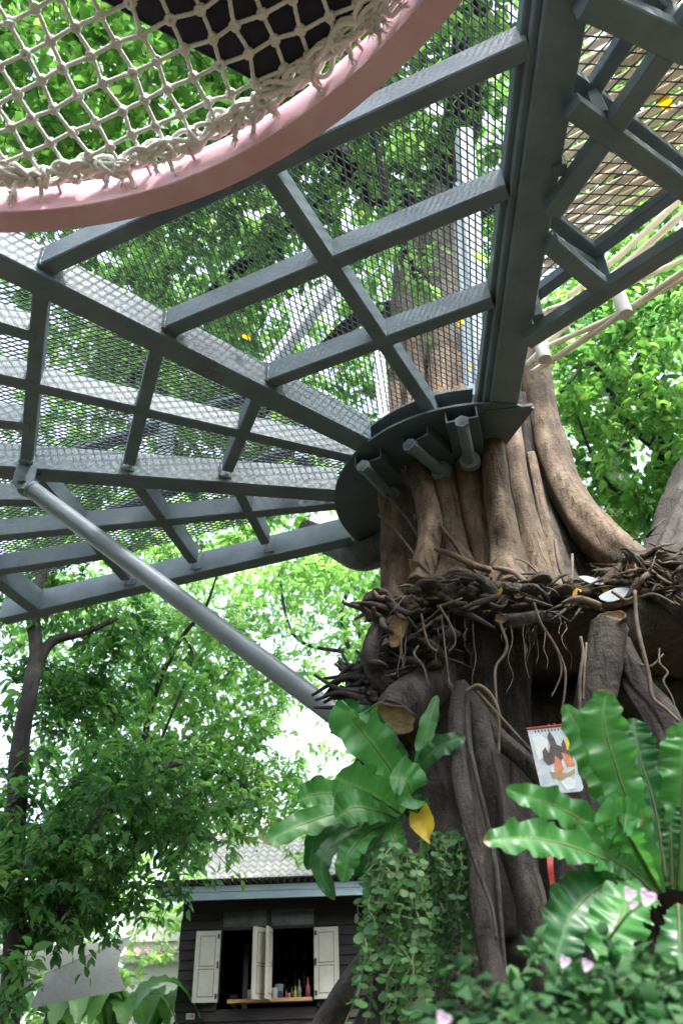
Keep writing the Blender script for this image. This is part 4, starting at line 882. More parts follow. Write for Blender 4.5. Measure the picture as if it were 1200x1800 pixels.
# ================================================================== FERNS, VINES, SHRUB
def frond(qs, wpx, mt, parent, up=(0, -.6, .8), fold=.18, ruffle=.22, waves=5, seed=0, tip=.5, rib=True, lobed=0., n=40, m=9):
    pts = np.array([PY(q) for q in qs]); C = catmull(pts, n); T = unit(np.gradient(C, axis=0)); g = np.random.default_rng(seed)
    U_ = unit(CAM - C) + np.array([0, 0, .25]) + np.asarray(up, float) * .25 + g.normal(size=3) * .18; S_ = unit(np.cross(T, U_)); Nn = np.cross(S_, T)
    s = np.linspace(0, 1, n); W_ = wpx / 2 * dep(pts[len(pts) // 2]) / FPX
    prof = np.clip(np.minimum(.16 + 1.15 * s ** .8, 1.0) * np.sqrt(np.clip(1 - ((np.maximum(s, tip) - tip) / (1.0001 - tip)) ** 2.2, 0, 1)), .02, 1)
    w_ = W_ * prof; v = np.linspace(-1, 1, m); ph = g.uniform(0, 6.28, 4); G = np.zeros((n, m, 3))
    for j, vv in enumerate(v):
        sd_ = 0 if vv < 0 else 1
        wob = ruffle * w_ * abs(vv) ** 1.6 * (np.sin(2 * math.pi * waves * s + ph[sd_]) + .4 * np.sin(2 * math.pi * waves * 2.3 * s + ph[2 + sd_]))
        rip = .06 * w_ * abs(vv) * np.sin(2 * math.pi * 13 * s + abs(vv) * 2.5 + ph[sd_])
        edge = 1 + (.10 * np.sin(2 * math.pi * waves * 1.4 * s + ph[3 - sd_]) + lobed * np.sign(np.sin(2 * math.pi * 9 * s + ph[sd_]))) * abs(vv) ** 3
        G[:, j] = C + S_ * (vv * w_ * edge)[:, None] + Nn * (fold * abs(vv) * w_ + wob + rip)[:, None]
    b = B(); b.grid(G); fo = part('frond', b, mt, parent, smooth=True)
    av = np.abs(v)[None]; ss = s[:, None]; vein = .055 * np.sin(np.arange(n)[:, None] * 2.2 - av * 5.0) + .05 * np.sin(7 * ss + 3 * v[None] + ph[0])
    tt = .56 + vein + .12 * (.5 - av) + .32 * np.exp(-(av / .09) ** 2)
    brown = (np.clip((ss - .93) / .05, 0, 1) * (g.uniform() < .6) + np.clip((av - .9) * 8, 0, 1) * (np.sin(23 * ss + ph[1]) > .8)); tt = np.clip(tt * (1 - .9 * np.clip(brown, 0, 1)), 0, 1)
    at_ = fo.data.attributes.new('tint', 'FLOAT', 'POINT'); at_.data.foreach_set('value', tt.astype(np.float32).ravel())
    if rib:
        b = B(); b.tube(C[:int(n * .93)] - Nn[:int(n * .93)] * .0015, np.linspace(.0055, .0012, 12), 6, rings=30); part('midrib', b, ribm, fo, smooth=True)
    return fo
fernl = thing('birds_nest_fern', 'birds nest fern on the fig stump, wavy fronds drooping in front of the hut roof', 'fern', tuple(aty(705, 1430, 2.8)))
FL = [([(712, 1425, 2.8), (690, 1360, 2.72), (655, 1310, 2.66), (618, 1262, 2.62), (622, 1246, 2.6)], 92, 0), ([(716, 1400, 2.85), (695, 1330, 2.85), (645, 1275, 2.84), (592, 1236, 2.8)], 62, 1),
      ([(705, 1430, 2.75), (665, 1405, 2.6), (625, 1385, 2.52), (590, 1365, 2.5)], 96, 0), ([(690, 1420, 2.85), (620, 1398, 2.82), (560, 1396, 2.8), (523, 1408, 2.8)], 62, 0),
      ([(690, 1438, 2.78), (610, 1428, 2.66), (535, 1448, 2.6), (462, 1482, 2.56)], 52, 0), ([(680, 1440, 2.78), (610, 1445, 2.7), (560, 1470, 2.66), (540, 1530, 2.66)], 40, 1),
      ([(680, 1445, 2.72), (620, 1455, 2.62), (580, 1490, 2.58), (564, 1530, 2.58), (588, 1582, 2.6)], 36, 1), ([(690, 1448, 2.7), (650, 1462, 2.58), (615, 1500, 2.54), (602, 1552, 2.55)], 46, 0),
      ([(695, 1445, 2.75), (665, 1475, 2.68), (645, 1510, 2.66), (640, 1548, 2.67)], 70, 1), ([(705, 1435, 2.7), (690, 1455, 2.6), (695, 1478, 2.57), (712, 1492, 2.57)], 46, 0),
      ([(722, 1400, 2.9), (738, 1350, 2.86), (748, 1290, 2.84), (768, 1222, 2.84)], 34, 0), ([(728, 1400, 2.88), (742, 1345, 2.8), (775, 1312, 2.76), (818, 1294, 2.75)], 40, 1),
      ([(712, 1430, 2.7), (722, 1400, 2.55), (712, 1372, 2.5), (685, 1365, 2.5)], 84, 0), ([(700, 1440, 2.7), (660, 1425, 2.55), (620, 1420, 2.5), (590, 1440, 2.5)], 70, 0),
      ([(712, 1430, 2.72), (735, 1425, 2.62), (730, 1395, 2.6)], 40, 1), ([(700, 1430, 2.95), (680, 1360, 2.95), (650, 1330, 2.95)], 60, 1)]
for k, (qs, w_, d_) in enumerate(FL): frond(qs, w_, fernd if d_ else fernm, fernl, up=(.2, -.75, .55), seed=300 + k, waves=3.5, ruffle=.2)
fernr = thing('birds_nest_fern', 'large birds nest fern in the right foreground, tall ruffled fronds beside the picture', 'fern', tuple(aty(1165, 1575, 2.1)))
FR = [([(1160, 1570, 2.1), (1125, 1470, 2.05), (1085, 1360, 2.02), (1060, 1270, 2.0), (1066, 1212, 1.98)], 88, 0, .3), ([(1150, 1565, 2.12), (1098, 1450, 2.12), (1046, 1340, 2.12), (992, 1238, 2.12)], 70, 0, .22),
      ([(1170, 1550, 2.2), (1150, 1420, 2.2), (1120, 1320, 2.2), (1112, 1262, 2.2)], 70, 1, .22), ([(1150, 1565, 2.05), (1080, 1480, 1.96), (980, 1420, 1.9), (888, 1388, 1.86)], 62, 0, .3),
      ([(1145, 1568, 2.0), (1060, 1510, 1.9), (950, 1476, 1.82), (848, 1478, 1.78)], 72, 0, .25), ([(1155, 1560, 2.0), (1110, 1480, 1.9), (1085, 1435, 1.86), (1130, 1440, 1.84)], 74, 0, .2),
      ([(1190, 1565, 2.1), (1196, 1450, 2.05), (1200, 1340, 2.0), (1205, 1270, 1.98)], 90, 0, .25), ([(1180, 1560, 2.08), (1178, 1470, 2.05), (1178, 1395, 2.04)], 36, 1, .12),
      ([(1150, 1580, 2.05), (1080, 1550, 1.95), (1010, 1600, 1.88), (972, 1695, 1.86)], 104, 1, .12), ([(1155, 1585, 2.0), (1115, 1570, 1.88), (1085, 1620, 1.8), (1055, 1695, 1.78)], 104, 0, .15),
      ([(1190, 1590, 2.0), (1192, 1620, 1.9), (1195, 1680, 1.86), (1215, 1750, 1.85)], 80, 1, .2), ([(1175, 1560, 2.25), (1210, 1480, 2.25), (1240, 1400, 2.25)], 90, 0, .25), ([(1150, 1575, 2.15), (1070, 1560, 2.15), (985, 1570, 2.15)], 60, 1, .2),
      ([(1150, 1570, 2.0), (1105, 1530, 1.92), (1060, 1500, 1.9), (1010, 1440, 1.88)], 60, 0, .25)]
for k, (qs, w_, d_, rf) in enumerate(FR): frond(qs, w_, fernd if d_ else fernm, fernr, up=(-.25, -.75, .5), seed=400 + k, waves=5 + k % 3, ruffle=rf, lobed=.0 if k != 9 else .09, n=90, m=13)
# heart-shaped yellow leaf caught by the stump
yl = thing('yellow_leaf', 'single yellow heart-shaped leaf beside the left fern', 'leaf', tuple(aty(735, 1440, 2.6)))
c = aty(728, 1430, 2.6); G = []
for s in np.linspace(0, 1, 10):
    w_ = .034 * math.sin(math.pi * min(1, .22 + s * .78)) ** .8 * (1.12 if s < .4 else 1); row = []
    for v in np.linspace(-1, 1, 7):
        dz = -.016 * (1 - abs(v)) * 0 + (.018 * abs(v) if s < .25 else 0) * (1 - s * 4)
        row.append(c + np.array([.012 + s * .028 + v * w_, -.012 * abs(v) + .01 * math.sin(s * 6), -s * .085 + v * .012 + max(0, dz)]))
    G.append(row)
part('blade', B().grid(np.array(G)), yellow, yl, smooth=True)
part('stalk', B().tube([c + [.012, 0, .0], c + [0, .03, .02], c + [-.03, .08, .03]], .0018, 6, rings=8), ribm, yl)
# hanging vines: every strand an object with its own pairs of round leaves
def strand(root, q0, q1, mt, seed, size=.030, gap=.028, bare=0.):
    g = np.random.default_rng(seed); a = PY(q0); c = PY(q1); n = 8
    pts = [a + (c - a) * t_ + np.array([g.normal() * .010, g.normal() * .008, 0]) * (0 if t_ in (0,) else 1) + np.array([0, -.05 * math.sin(math.pi * min(1, t_ * 1.2)), 0]) for t_ in np.linspace(0, 1, n)]
    L_ = np.linalg.norm(c - a); b = B(); b.tube(pts, .0022, 5, rings=26); so_ = part('vine_strand', b, vinestem, root, smooth=True)
    k = max(4, int(L_ / gap)); P = catmull(pts, k); T = unit(np.gradient(P, axis=0)); PP, DD, NN, LL = [], [], [], []
    for i in range(k):
        az = g.uniform(0, 6.28)
        for s_ in (0, math.pi):
            if g.uniform() < bare: continue
            d_ = np.array([math.cos(az + s_), math.sin(az + s_) * .8 - .25, g.uniform(-.7, .1)]); PP.append(P[i]); DD.append(d_); NN.append(np.array([g.normal() * .5, -1.0 + g.normal() * .4, .75 + g.normal() * .5])); LL.append(size * g.uniform(.6, 1.2))
    if not PP: return
    PP, DD, NN, LL = map(np.array, (PP, DD, NN, LL)); m_ = len(PP); D = unit(DD); S_ = unit(np.cross(D, NN)); Nn = np.cross(S_, D)
    # round leaf: ten-sided cupped disc
    th = np.linspace(0, 2 * math.pi, 10, endpoint=False); V = [PP[:, None] + D[:, None] * (LL[:, None] * .55)[..., None]]
    rim_ = PP[:, None] + D[:, None] * (LL[:, None] * (.55 - .55 * np.cos(th)[None]))[..., None] + S_[:, None] * (LL[:, None] * .42 * np.sin(th)[None])[..., None] + Nn[:, None] * (LL[:, None] * (.10 + .04 * np.cos(2 * th)[None]))[..., None]
    V = np.concatenate([V[0], rim_], 1).reshape(-1, 3); t = np.array([[0, 1 + j, 1 + (j + 1) % 10] for j in range(10)]); tri = (t[None] + (np.arange(m_) * 11)[:, None, None]).reshape(-1, 3)
    fast_mesh('vine_leaves', V, tri, mt, so_, np.repeat(np.clip(.5 + .25 * g.normal(size=m_), 0, 1), 11), smooth=True)
v1 = thing('hanging_vine', 'grey-green button-leaved vine hanging in strands beside the hut', 'vine', tuple(aty(690, 1490, 2.65)))
g = np.random.default_rng(5)
for k in range(44):
    x = g.uniform(652, 742); y = 1490 + abs(x - 692) * .35 + g.uniform(-6, 16); Y = g.uniform(2.5, 2.78); e = g.uniform(90, 300)
    strand(v1, (x, y, Y), (x + (x - 700) * .28 + g.normal() * 10, min(1815, y + e), Y - .02), vinem, 500 + k, .025)
for k, (x, y, x1, y1) in enumerate(((655, 1545, 640, 1690), (650, 1570, 632, 1760), (640, 1690, 612, 1800), (705, 1640, 722, 1810), (690, 1660, 672, 1815), (725, 1640, 720, 1815))):
    strand(v1, (x, y, 2.55), (x1, y1, 2.5), vinem, 560 + k, .030, .034, .15)
v2 = thing('hanging_vine', 'darker green button-leaved vine hanging next to the leaning root', 'vine', tuple(aty(785, 1460, 2.8)))
for k in range(46):
    x = g.uniform(738, 832); y = 1452 + abs(x - 790) * .5 + g.uniform(0, 22); Y = g.uniform(2.72, 3.0); e = g.uniform(110, 300)
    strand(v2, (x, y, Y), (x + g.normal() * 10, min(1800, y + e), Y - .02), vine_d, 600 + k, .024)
# bougainvillea bush close to the lens
bush = thing('flowering_bush', 'out-of-focus leafy bush with pink bracts along the bottom right', 'bush', (float(aty(1000, 1800, 1.35)[0]), 1.35, 0))
g = np.random.default_rng(77)
gx = aty(1000, 1850, 1.35); BR = []
twg = [((870, 1830), (905, 1740), (950, 1660)), ((905, 1830), (870, 1765), (790, 1700)), ((960, 1830), (990, 1770), (1010, 1720)), ((1040, 1830), (1050, 1760), (1100, 1700)), ((1100, 1840), (1090, 1780), (1070, 1650)),
       ((1000, 1830), (1060, 1740), (1150, 1700)), ((1140, 1840), (1160, 1760), (1180, 1690)), ((860, 1840), (850, 1790), (840, 1745)), ((1080, 1840), (1030, 1780), (985, 1700)), ((1180, 1840), (1150, 1790), (1130, 1740)),
       ((800, 1850), (785, 1820), (770, 1790)), ((925, 1840), (1000, 1790), (1070, 1740)), ((930, 1840), (920, 1790), (900, 1770)), ((1120, 1840), (1190, 1790), (1215, 1740))]
for k, t_ in enumerate(twg):
    Y = g.uniform(1.2, 1.55); pts = [aty(x, y, Y + .04 * i) for i, (x, y) in enumerate(t_)]
    part('branch', B().tube(pts, [.0022, .0016, .0009], 7, rings=16).tube([pts[0] + unit(pts[1] - pts[0]) * .004, np.array([gx[0] + g.normal() * .1, 1.4, .0])], [.0022, .004], 7, rings=3), twigm, bush, smooth=True); BR.append(catmull(pts, 12))
cen = np.concatenate(BR); PP = []; extra = blob(aty(1095, 1808, 1.45), (.20, .15, .10), 100, 9, .2, .1, .05)
cen = np.concatenate([cen, extra]); reps = 3
PP = np.repeat(cen, reps, 0) + g.normal(size=(len(cen) * reps, 3)) * .008; DD = g.normal(size=PP.shape) * [1, 1, .6] + [0, -.2, .15]; NN = np.array([0, -.5, 1.]) + g.normal(size=PP.shape) * .5
V, t, ti = leaves(PP, DD, NN, (.042 * g.uniform(.5, 1.2, len(PP))), .024 * g.uniform(.7, 1.1, len(PP)), np.clip(.55 + .25 * g.normal(size=len(PP)), 0, 1))
o = fast_mesh('foliage', V, t, bushleaf, bush, ti); o['kind'] = 'stuff'
def flower(q, Y, s):
    c = aty(*q, Y); b = B()
    for a in (0, 2.1, 4.2):
        u = np.array([math.cos(a), -.3, math.sin(a)]); w2 = np.array([-math.sin(a), -.1, math.cos(a)]); G = np.array([[c + u * s * r_ + w2 * s * .5 * v * math.sin(math.pi * min(1, .15 + .8 * r_)) + np.array([0, -.3 * s * abs(v), 0]) for v in (-1, -.5, 0, .5, 1)] for r_ in np.linspace(0, 1, 6)])
        b.grid(G)
    part('flower', b, petal, bush, smooth=True)
for q, Y, s in (((1135, 1578), 1.35, .014), ((1104, 1572), 1.36, .011), ((990, 1690), 1.3, .009), ((1030, 1697), 1.32, .009), ((778, 1792), 1.2, .011), ((1110, 1590), 1.36, .008)): flower(q, Y, s)
part('branch', B().tube([aty(1070, 1650, 1.45), aty(1100, 1610, 1.4), aty(1132, 1585, 1.36)], [.003, .002, .0015], 6, rings=10), vinestem, bush, smooth=True)

# ================================================================== PICTURE TIED TO THE TREE
pic = thing('hanging_picture', 'small plastic-sleeved picture with a red hanger, tied to the roots behind the right fern', 'picture', tuple(aty(962, 1275, 2.72)))
a = aty(926, 1283, 2.72); c = aty(996, 1276, 2.70); d_ = aty(940, 1392, 2.70); ex = unit(c - a); Wp = np.linalg.norm(c - a); ez = unit(np.array([.06, 0, -1.])); ny = unit(np.cross(ex, ez)); ny = ny if ny[1] < 0 else -ny
Hp = np.linalg.norm(d_ - a) * 1.02
def pp(u, v, h=0.): return a + ex * u * Wp + ez * v * Hp + ny * h
def plate(poly, h0, h1):
    V = [pp(u, v, h) for h in (h0, h1) for u, v in poly]; n = len(poly)
    return B().add(V, [tuple(range(n)), tuple(range(2 * n - 1, n - 1, -1))] + [(i, n + i, n + (i + 1) % n, (i + 1) % n) for i in range(n)])
sheet = part('sheet', plate([(0, 0), (1, 0), (1.0, .94), (.96, .985), (.9, 1.0), (.1, 1.0), (.04, .985), (.0, .94)], 0, .003), mat('printed sky', (.34, .42, .46), .18, col2=(.62, .68, .70), vscale=20), pic)
orange = mat('orange print', (.55, .14, .05), .25, col2=(.7, .25, .10), vscale=60); dk = mat('dark print', (.035, .025, .02), .3, col2=(.10, .06, .035), vscale=90); yel = mat('yellow print', (.72, .50, .03), .3); wht = mat('white print', (.75, .76, .76), .2, col2=(.6, .63, .66), vscale=40)
def ell(u, v, ru, rv, k=14): return [(u + ru * math.cos(t), v + rv * math.sin(t)) for t in np.linspace(0, 2 * math.pi, k, endpoint=False)]
for poly, mt_ in (([(.06, .14), (.3, .1), (.44, .2), (.36, .4), (.1, .5)], wht), ([(.44, .16), (.52, .05), (.60, .17), (.63, .28), (.78, .33), (.74, .46), (.60, .56), (.42, .55), (.38, .40), (.47, .28)], dk),
                  ([(.24, .36), (.34, .30), (.40, .44), (.44, .56), (.30, .58), (.22, .50)], dk), ([(.74, .28), (.82, .20), (.86, .34), (.93, .5), (.86, .6), (.74, .5)], dk), ([(.85, .2), (.98, .16), (1.0, .34), (.84, .38)], yel),
                  ([(.42, .66), (.52, .44), (.62, .52), (.66, .66), (.56, .72)], orange), ([(.68, .40), (.88, .46), (.95, .62), (.74, .63)], orange), ([(.49, .15), (.53, .10), (.57, .16), (.56, .26), (.5, .26)], orange),
                  ([(.34, .62), (.40, .60), (.43, .84), (.38, .86)], wht), ([(.30, .68), (.72, .72), (.92, .66), (.88, .74), (.5, .82), (.34, .78)], mat('gold print', (.42, .28, .12), .3, col2=(.3, .2, .1), vscale=80)), ([(.5, .84), (.7, .78), (.86, .84), (.8, .95), (.6, .97)], wht)):
    part('print', plate(poly, .0035 + .0004 * len(poly) / 14, .0042 + .0006 * random.random()), mt_, sheet)
for k in range(9):   # row of small dark characters across the top
    u = .16 + k * .082; b = B(); b.v = []; q = plate([(u, .035), (u + .05, .035), (u + .05, .045), (u, .045)], .0035, .004); part('character', q, dk, sheet)
    part('character', plate([(u + .018, .025), (u + .032, .025), (u + .04, .065), (u + .01, .065)], .0037, .0043), dk, sheet)
part('hanger', B().bar(pp(-.03, -.012, .004), pp(1.03, -.012, .004), .008, .008), red, pic)
part('hanger_loop', B().tube([pp(.62 + .07 * math.cos(t), -.045 + .03 * math.sin(t), .004) for t in np.linspace(-.3, 3.4, 12)], .003, 6, rings=16), red, pic)
rb = thing('red_ribbon', 'faded red cloth strip hanging behind the right fern', 'ribbon', tuple(aty(966, 1480, 2.7)))
P = catmull([aty(968, 1478, 2.66), aty(966, 1520, 2.65), aty(972, 1560, 2.65), aty(973, 1590, 2.65)], 14); G = np.array([[p + np.array([v * .011 * (1 - .5 * i / 14), .004 * math.sin(i), 0]) for v in (-1, 0, 1)] for i, p in enumerate(P)])
bb = B(); bb.grid(G); part('strip', bb, red, rb, smooth=True)

# ================================================================== HUT
HY = 11.0
def W(x, y, Y=HY): return aty(x, y, Y)
hx0 = W(315, 1690)[0]; hx1 = 1.6; zt_ = 3.60
ox0, ox1 = W(388, 1700)[0], W(552, 1700)[0]; oz0 = W(460, 1757)[2]; oz1 = W(460, 1634)[2]; tz1 = W(460, 1600)[2]
hut = thing('dark_hut', 'black weatherboard hut with cream shutters and a serving window, under a corrugated roof', 'hut', (hx0, HY, 0))
pitch = .108; z = .25; k = 0
def board(x0, x1, z):
    b = B(); V = []
    for x in (x0, x1):
        V += [(x, HY - .030, z), (x, HY - .026, z - .004), (x, HY, z - .004), (x, HY, z + pitch + .012), (x, HY - .006, z + pitch + .012)]
    b.add(V, [(0, 1, 6, 5), (1, 2, 7, 6), (2, 3, 8, 7), (3, 4, 9, 8), (4, 0, 5, 9), (4, 3, 2, 1, 0), (5, 6, 7, 8, 9)]); return b
while z < zt_:
    j = random.uniform(-.012, .012)
    if z + pitch > oz0 and z < tz1:
        part('board', board(hx0 + j, ox0 - .03, z), hutwood, hut); part('board', board(ox1 + .03, hx1, z), hutwood, hut)
    else: part('board', board(hx0 + j, hx1, z), hutwood, hut)
    z += pitch
def bx(name, x0, x1, y0, y1, z0, z1, mt_, parent, **k): b = B(); b.box(((x0 + x1) / 2, (y0 + y1) / 2, (z0 + z1) / 2), (x1 - x0, y1 - y0, z1 - z0)); return part(name, b, mt_, parent, **k)
bx('side_wall', hx0 + .02, hx0 + .06, HY + .01, HY + 4, .0, zt_, hutwood, hut); bx('side_wall', hx1 - .06, hx1, HY + .01, HY + 4, 0, zt_, hutwood, hut)
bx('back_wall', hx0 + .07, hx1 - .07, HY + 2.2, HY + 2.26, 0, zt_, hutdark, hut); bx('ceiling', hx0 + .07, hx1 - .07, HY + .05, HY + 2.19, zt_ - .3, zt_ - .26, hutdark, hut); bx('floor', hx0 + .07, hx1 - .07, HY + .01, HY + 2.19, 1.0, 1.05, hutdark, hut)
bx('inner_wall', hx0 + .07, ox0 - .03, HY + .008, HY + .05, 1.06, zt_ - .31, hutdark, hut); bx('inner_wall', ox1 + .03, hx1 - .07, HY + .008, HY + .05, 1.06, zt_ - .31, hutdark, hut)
win = bx('window', ox0 - .03, ox1 + .03, HY - .036, HY + .03, tz1, tz1 + .04, hutwood, hut)
xm = W(471, 1700)[0]
for x0, x1 in ((ox0 - .03, ox0), (ox1, ox1 + .03), (xm - .025, xm + .025)): bx('frame', x0, x1, HY - .034, HY + .028, oz0, tz1 - .002, hutwood, win)
bx('frame', ox0, ox1, HY - .032, HY + .026, oz1, oz1 + .035, hutwood, win)
for x0, x1 in ((ox0 + .002, xm - .027), (xm + .027, ox1 - .002)): bx('pane', x0, x1, HY - .008, HY - .002, oz1 + .037, tz1 - .002, glassd, win)
bx('sill', W(402, 1750)[0], W(549, 1750)[0], HY - .13, HY + .06, oz0 - .035, oz0, sillm, hut)
def shutter(hx, y0, width, ang, x_dir, label=None):
    """hinged leaf: frame, two sunk panels, strap and bolt"""
    z0 = W(460, 1764)[2] + .02; z1 = W(460, 1636)[2]; dx = np.array([math.cos(ang) * x_dir, -math.sin(ang), 0]); o_ = np.array([hx, y0, 0]); nn = np.array([dx[1], -dx[0], 0]); nn = nn if nn[1] < 0 else -nn
    sh_ = None; H = z1 - z0
    def slab(u0, u1, v0, v1, h0, h1, mt_, name, par):
        V = [o_ + dx * u * width + nn * h + np.array([0, 0, z0 + v * H]) for h in (h0, h1) for u, v in ((u0, v0), (u1, v0), (u1, v1), (u0, v1))]
        return part(name, B().add(V, [(3, 2, 1, 0), (4, 5, 6, 7), (0, 1, 5, 4), (1, 2, 6, 5), (2, 3, 7, 6), (3, 0, 4, 7)]), mt_, par)
    sh_ = slab(0, 1, 0, 1, 0, .03, cream, 'shutter', hut)
    if label: sh_['label'] = label
    for v0, v1 in ((.07, .46), (.49, .93)):
        slab(.18, .82, v0, v1, .030, .0315, cream_d, 'groove', sh_); slab(.205, .795, v0 + .012, v1 - .012, .0318, .0335, cream, 'panel', sh_)
    for v in (.08, .92): slab(.03, .12, v - .035, v + .035, .031, .036, black, 'hinge', sh_)
    slab(.03, .10, .46, .56, .031, .045, black, 'bolt', sh_)
wl_ = W(388, 1700)[0] - W(345, 1700)[0]
shutter(ox0 - .008, HY - .07, wl_, R(8), -1); shutter(ox1 + .008, HY - .07, wl_, R(6), 1)
shutter(xm - .0, HY - .075, wl_, R(58), -1)
shutter(xm + .03, HY - .075, wl_ * .9, R(84), -1)
# roof and fascia
fz0 = W(300, 1588, HY - .5)[2]; fx0 = W(282, 1590, HY - .5)[0]; fh = .155
b = B(); b.box(((fx0 + hx1) / 2 + .1, HY - .5, fz0 + fh / 2 + .02), (hx1 - fx0 + .2, .03, fh)); part('fascia', b, fascia, hut)
b = B(); b.box(((fx0 + hx1) / 2 + .1, HY - .52, fz0 + fh * .8), (hx1 - fx0 + .2, .012, .035)); part('fascia_trim', b, fascia, hut)
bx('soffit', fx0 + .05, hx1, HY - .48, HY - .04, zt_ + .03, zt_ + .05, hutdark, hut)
n = 380; xs = np.linspace(fx0 - .08, hx1 + .2, n); rows = []
for t_ in np.linspace(0, 1, 8): rows.append(np.c_[xs, np.full(n, HY - .60 + t_ * 3.2), fz0 + fh + .05 + t_ * .42 + .018 * np.sin(xs * 2 * math.pi / .085)])
G = np.array(rows); b = B(); b.grid(G); b.grid(G[:, ::-1] + [0, 0, .012]); part('corrugated_roof', b, roofdark, hut, smooth=True)
# number plate
pl = W(336, 1787); bx('number_plate', pl[0] - .05, pl[0] + .05, HY - .045, HY - .034, pl[2] - .03, pl[2] + .03, cream, hut)
cu = bpy.data.curves.new('digits', 'FONT'); cu.body = '108'; cu.size = .052; cu.align_x = 'CENTER'; cu.align_y = 'CENTER'; cu.extrude = .001
tmp = bpy.data.objects.new('digits_curve', cu); COL.objects.link(tmp); dgm = bpy.context.evaluated_depsgraph_get(); me = bpy.data.meshes.new_from_object(tmp.evaluated_get(dgm)); bpy.data.objects.remove(tmp)
me.materials.append(black); dg = bpy.data.objects.new('digits', me); COL.objects.link(dg); dg.parent = hut; dg.location = Vector((pl[0], HY - .047, pl[2])) - origin(hut); dg.rotation_euler = (math.pi / 2, 0, 0)
# shelves and what stands on them
for sz in (2.62, 2.95): bx('shelf', xm, ox1 + .5, HY + 1.2, HY + 1.45, sz, sz + .02, hutdark, hut)
bx('post', W(432, 1700, HY + .8)[0] - .03, W(432, 1700, HY + .8)[0] + .03, HY + .8, HY + .86, 1.1, 3.1, mat('grey post', (.10, .10, .10), .7), hut)
def vessel(name, label, cat, x, y, z, prof, col, group, gl=.25):
    b = B(); n = 14; V = []; th = np.linspace(0, 2 * math.pi, n, endpoint=False)
    for r_, h in prof: V += [(x + r_ * math.cos(t), y + r_ * math.sin(t), z + h) for t in th]
    f = [(i * n + j, i * n + (j + 1) % n, (i + 1) * n + (j + 1) % n, (i + 1) * n + j) for i in range(len(prof) - 1) for j in range(n)] + [tuple(range(n - 1, -1, -1)), tuple((len(prof) - 1) * n + j for j in range(n))]
    b.add(V, f); col = tuple(round(q_ * .6, 3) for q_ in col); o = b.build(name, mat('glaze %.2f %.2f %.2f' % col, col, gl), None, True, 35); tag(o, label, cat, group)
can = [(.03, 0), (.032, .004), (.032, .085), (.028, .09), (.027, .088)]; bot = [(.02, 0), (.022, .005), (.022, .08), (.009, .11), (.009, .14), (.011, .142), (.011, .155)]; tall = [(.026, 0), (.028, .006), (.028, .16), (.011, .20), (.011, .25), (.012, .255)]
def sc_(p, k): return [(a * k, b_ * k) for a, b_ in p]
GR = 'small containers on the hut sill'
for name, lab, px_, prof, col in (('jar', 'squat tan jar at the left end of the hut sill', 439, [(.03, 0), (.034, .01), (.034, .075), (.03, .09), (.03, .1)], (.42, .36, .22)), ('cup', 'white cup on the hut sill right of the middle shutter', 482, sc_(can, 1.25), (.70, .72, .70)),
                                 ('tumbler', 'pale green tumbler standing tallest on the hut sill', 490, sc_(can, 1.7), (.30, .40, .36)), ('jar', 'small blue jar on the hut sill', 493, sc_(can, .85), (.06, .09, .35)), ('bottle', 'small red-capped bottle on the hut sill beside the blue jar', 503, sc_(bot, .6), (.42, .08, .10)),
                                 ('jar', 'tiny pink jar on the hut sill', 508, sc_(can, .6), (.5, .3, .36)), ('bottle', 'dark sauce bottle on the hut sill', 513, sc_(bot, .75), (.04, .03, .02)), ('bottle', 'yellow bottle on the hut sill', 519, sc_(bot, .8), (.55, .48, .05)), ('bottle', 'tall dark red bottle near the right end of the hut sill', 541, sc_(bot, 1.35), (.28, .05, .05)),
                                 ('bottle', 'pale clear bottle near the right end of the hut sill', 526, sc_(bot, 1.2), (.16, .19, .20)), ('bowl', 'dark bowl at the left of the hut sill', 411, [(.02, 0), (.05, .02), (.06, .05), (.055, .05), (.045, .03)], (.03, .05, .06))):
    p = W(px_, 1752, HY - .03 if px_ != 490 else HY + .02); vessel(name, lab, cat='cup' if name in ('cup', 'tumbler') else name, x=p[0], y=p[1], z=oz0 + .001, prof=prof, col=col, group=GR)
gg = random.Random(4)
for sz in (2.641, 2.971):
    for k in range(7):
        x = xm + .12 + k * .125; vessel('bottle', '%s dim bottle from the left on the %s shelf inside the hut' % (['first', 'second', 'third', 'fourth', 'fifth', 'sixth', 'seventh'][k], 'lower' if sz < 2.8 else 'upper'), 'bottle', x + gg.uniform(-.02, .02), HY + 1.31, sz, sc_(tall, gg.uniform(.75, 1.0)), gg.choice([(.10, .14, .12), (.2, .22, .24), (.05, .09, .06), (.18, .10, .04)]), 'bottles on the inner shelves', .1)

# ================================================================== HOUSES BEHIND
hb = thing('tiled_house', 'white house behind the hut, pale wavy tiled roof rising over the corrugated sheet', 'house', (float(W(500, 1600, 16)[0]), 16, 0))
ez0 = W(500, 1552, 15.2)[2]; ezr = W(520, 1432, 18.5)[2] - ez0; xa = W(300, 1550, 15.2)[0]; xb = 4.0
bx('wall', xa + .6, xb, 16.0, 16.2, 0, ez0 + .3, whitew, hb); bx('gutter', xa, xb, 15.1, 15.22, ez0 - .13, ez0 - .02, whitew, hb)
n = 420; xs = np.linspace(xa, xb, n); wav = .022 * np.sin(xs * 2 * math.pi / .15)
for k in range(15):
    t0, t1 = k / 15, (k + 1.15) / 15; r0 = np.c_[xs, np.full(n, 15.15 + t0 * 3.4), ez0 + t0 * ezr + .035 + wav]; r1 = np.c_[xs, np.full(n, 15.15 + t1 * 3.4), ez0 + t1 * ezr + wav]; rl = r0 - [0, .004, .03]
    b = B(); b.grid(np.stack([rl, r0, r1])); part('tile_course', b, tilew, hb)
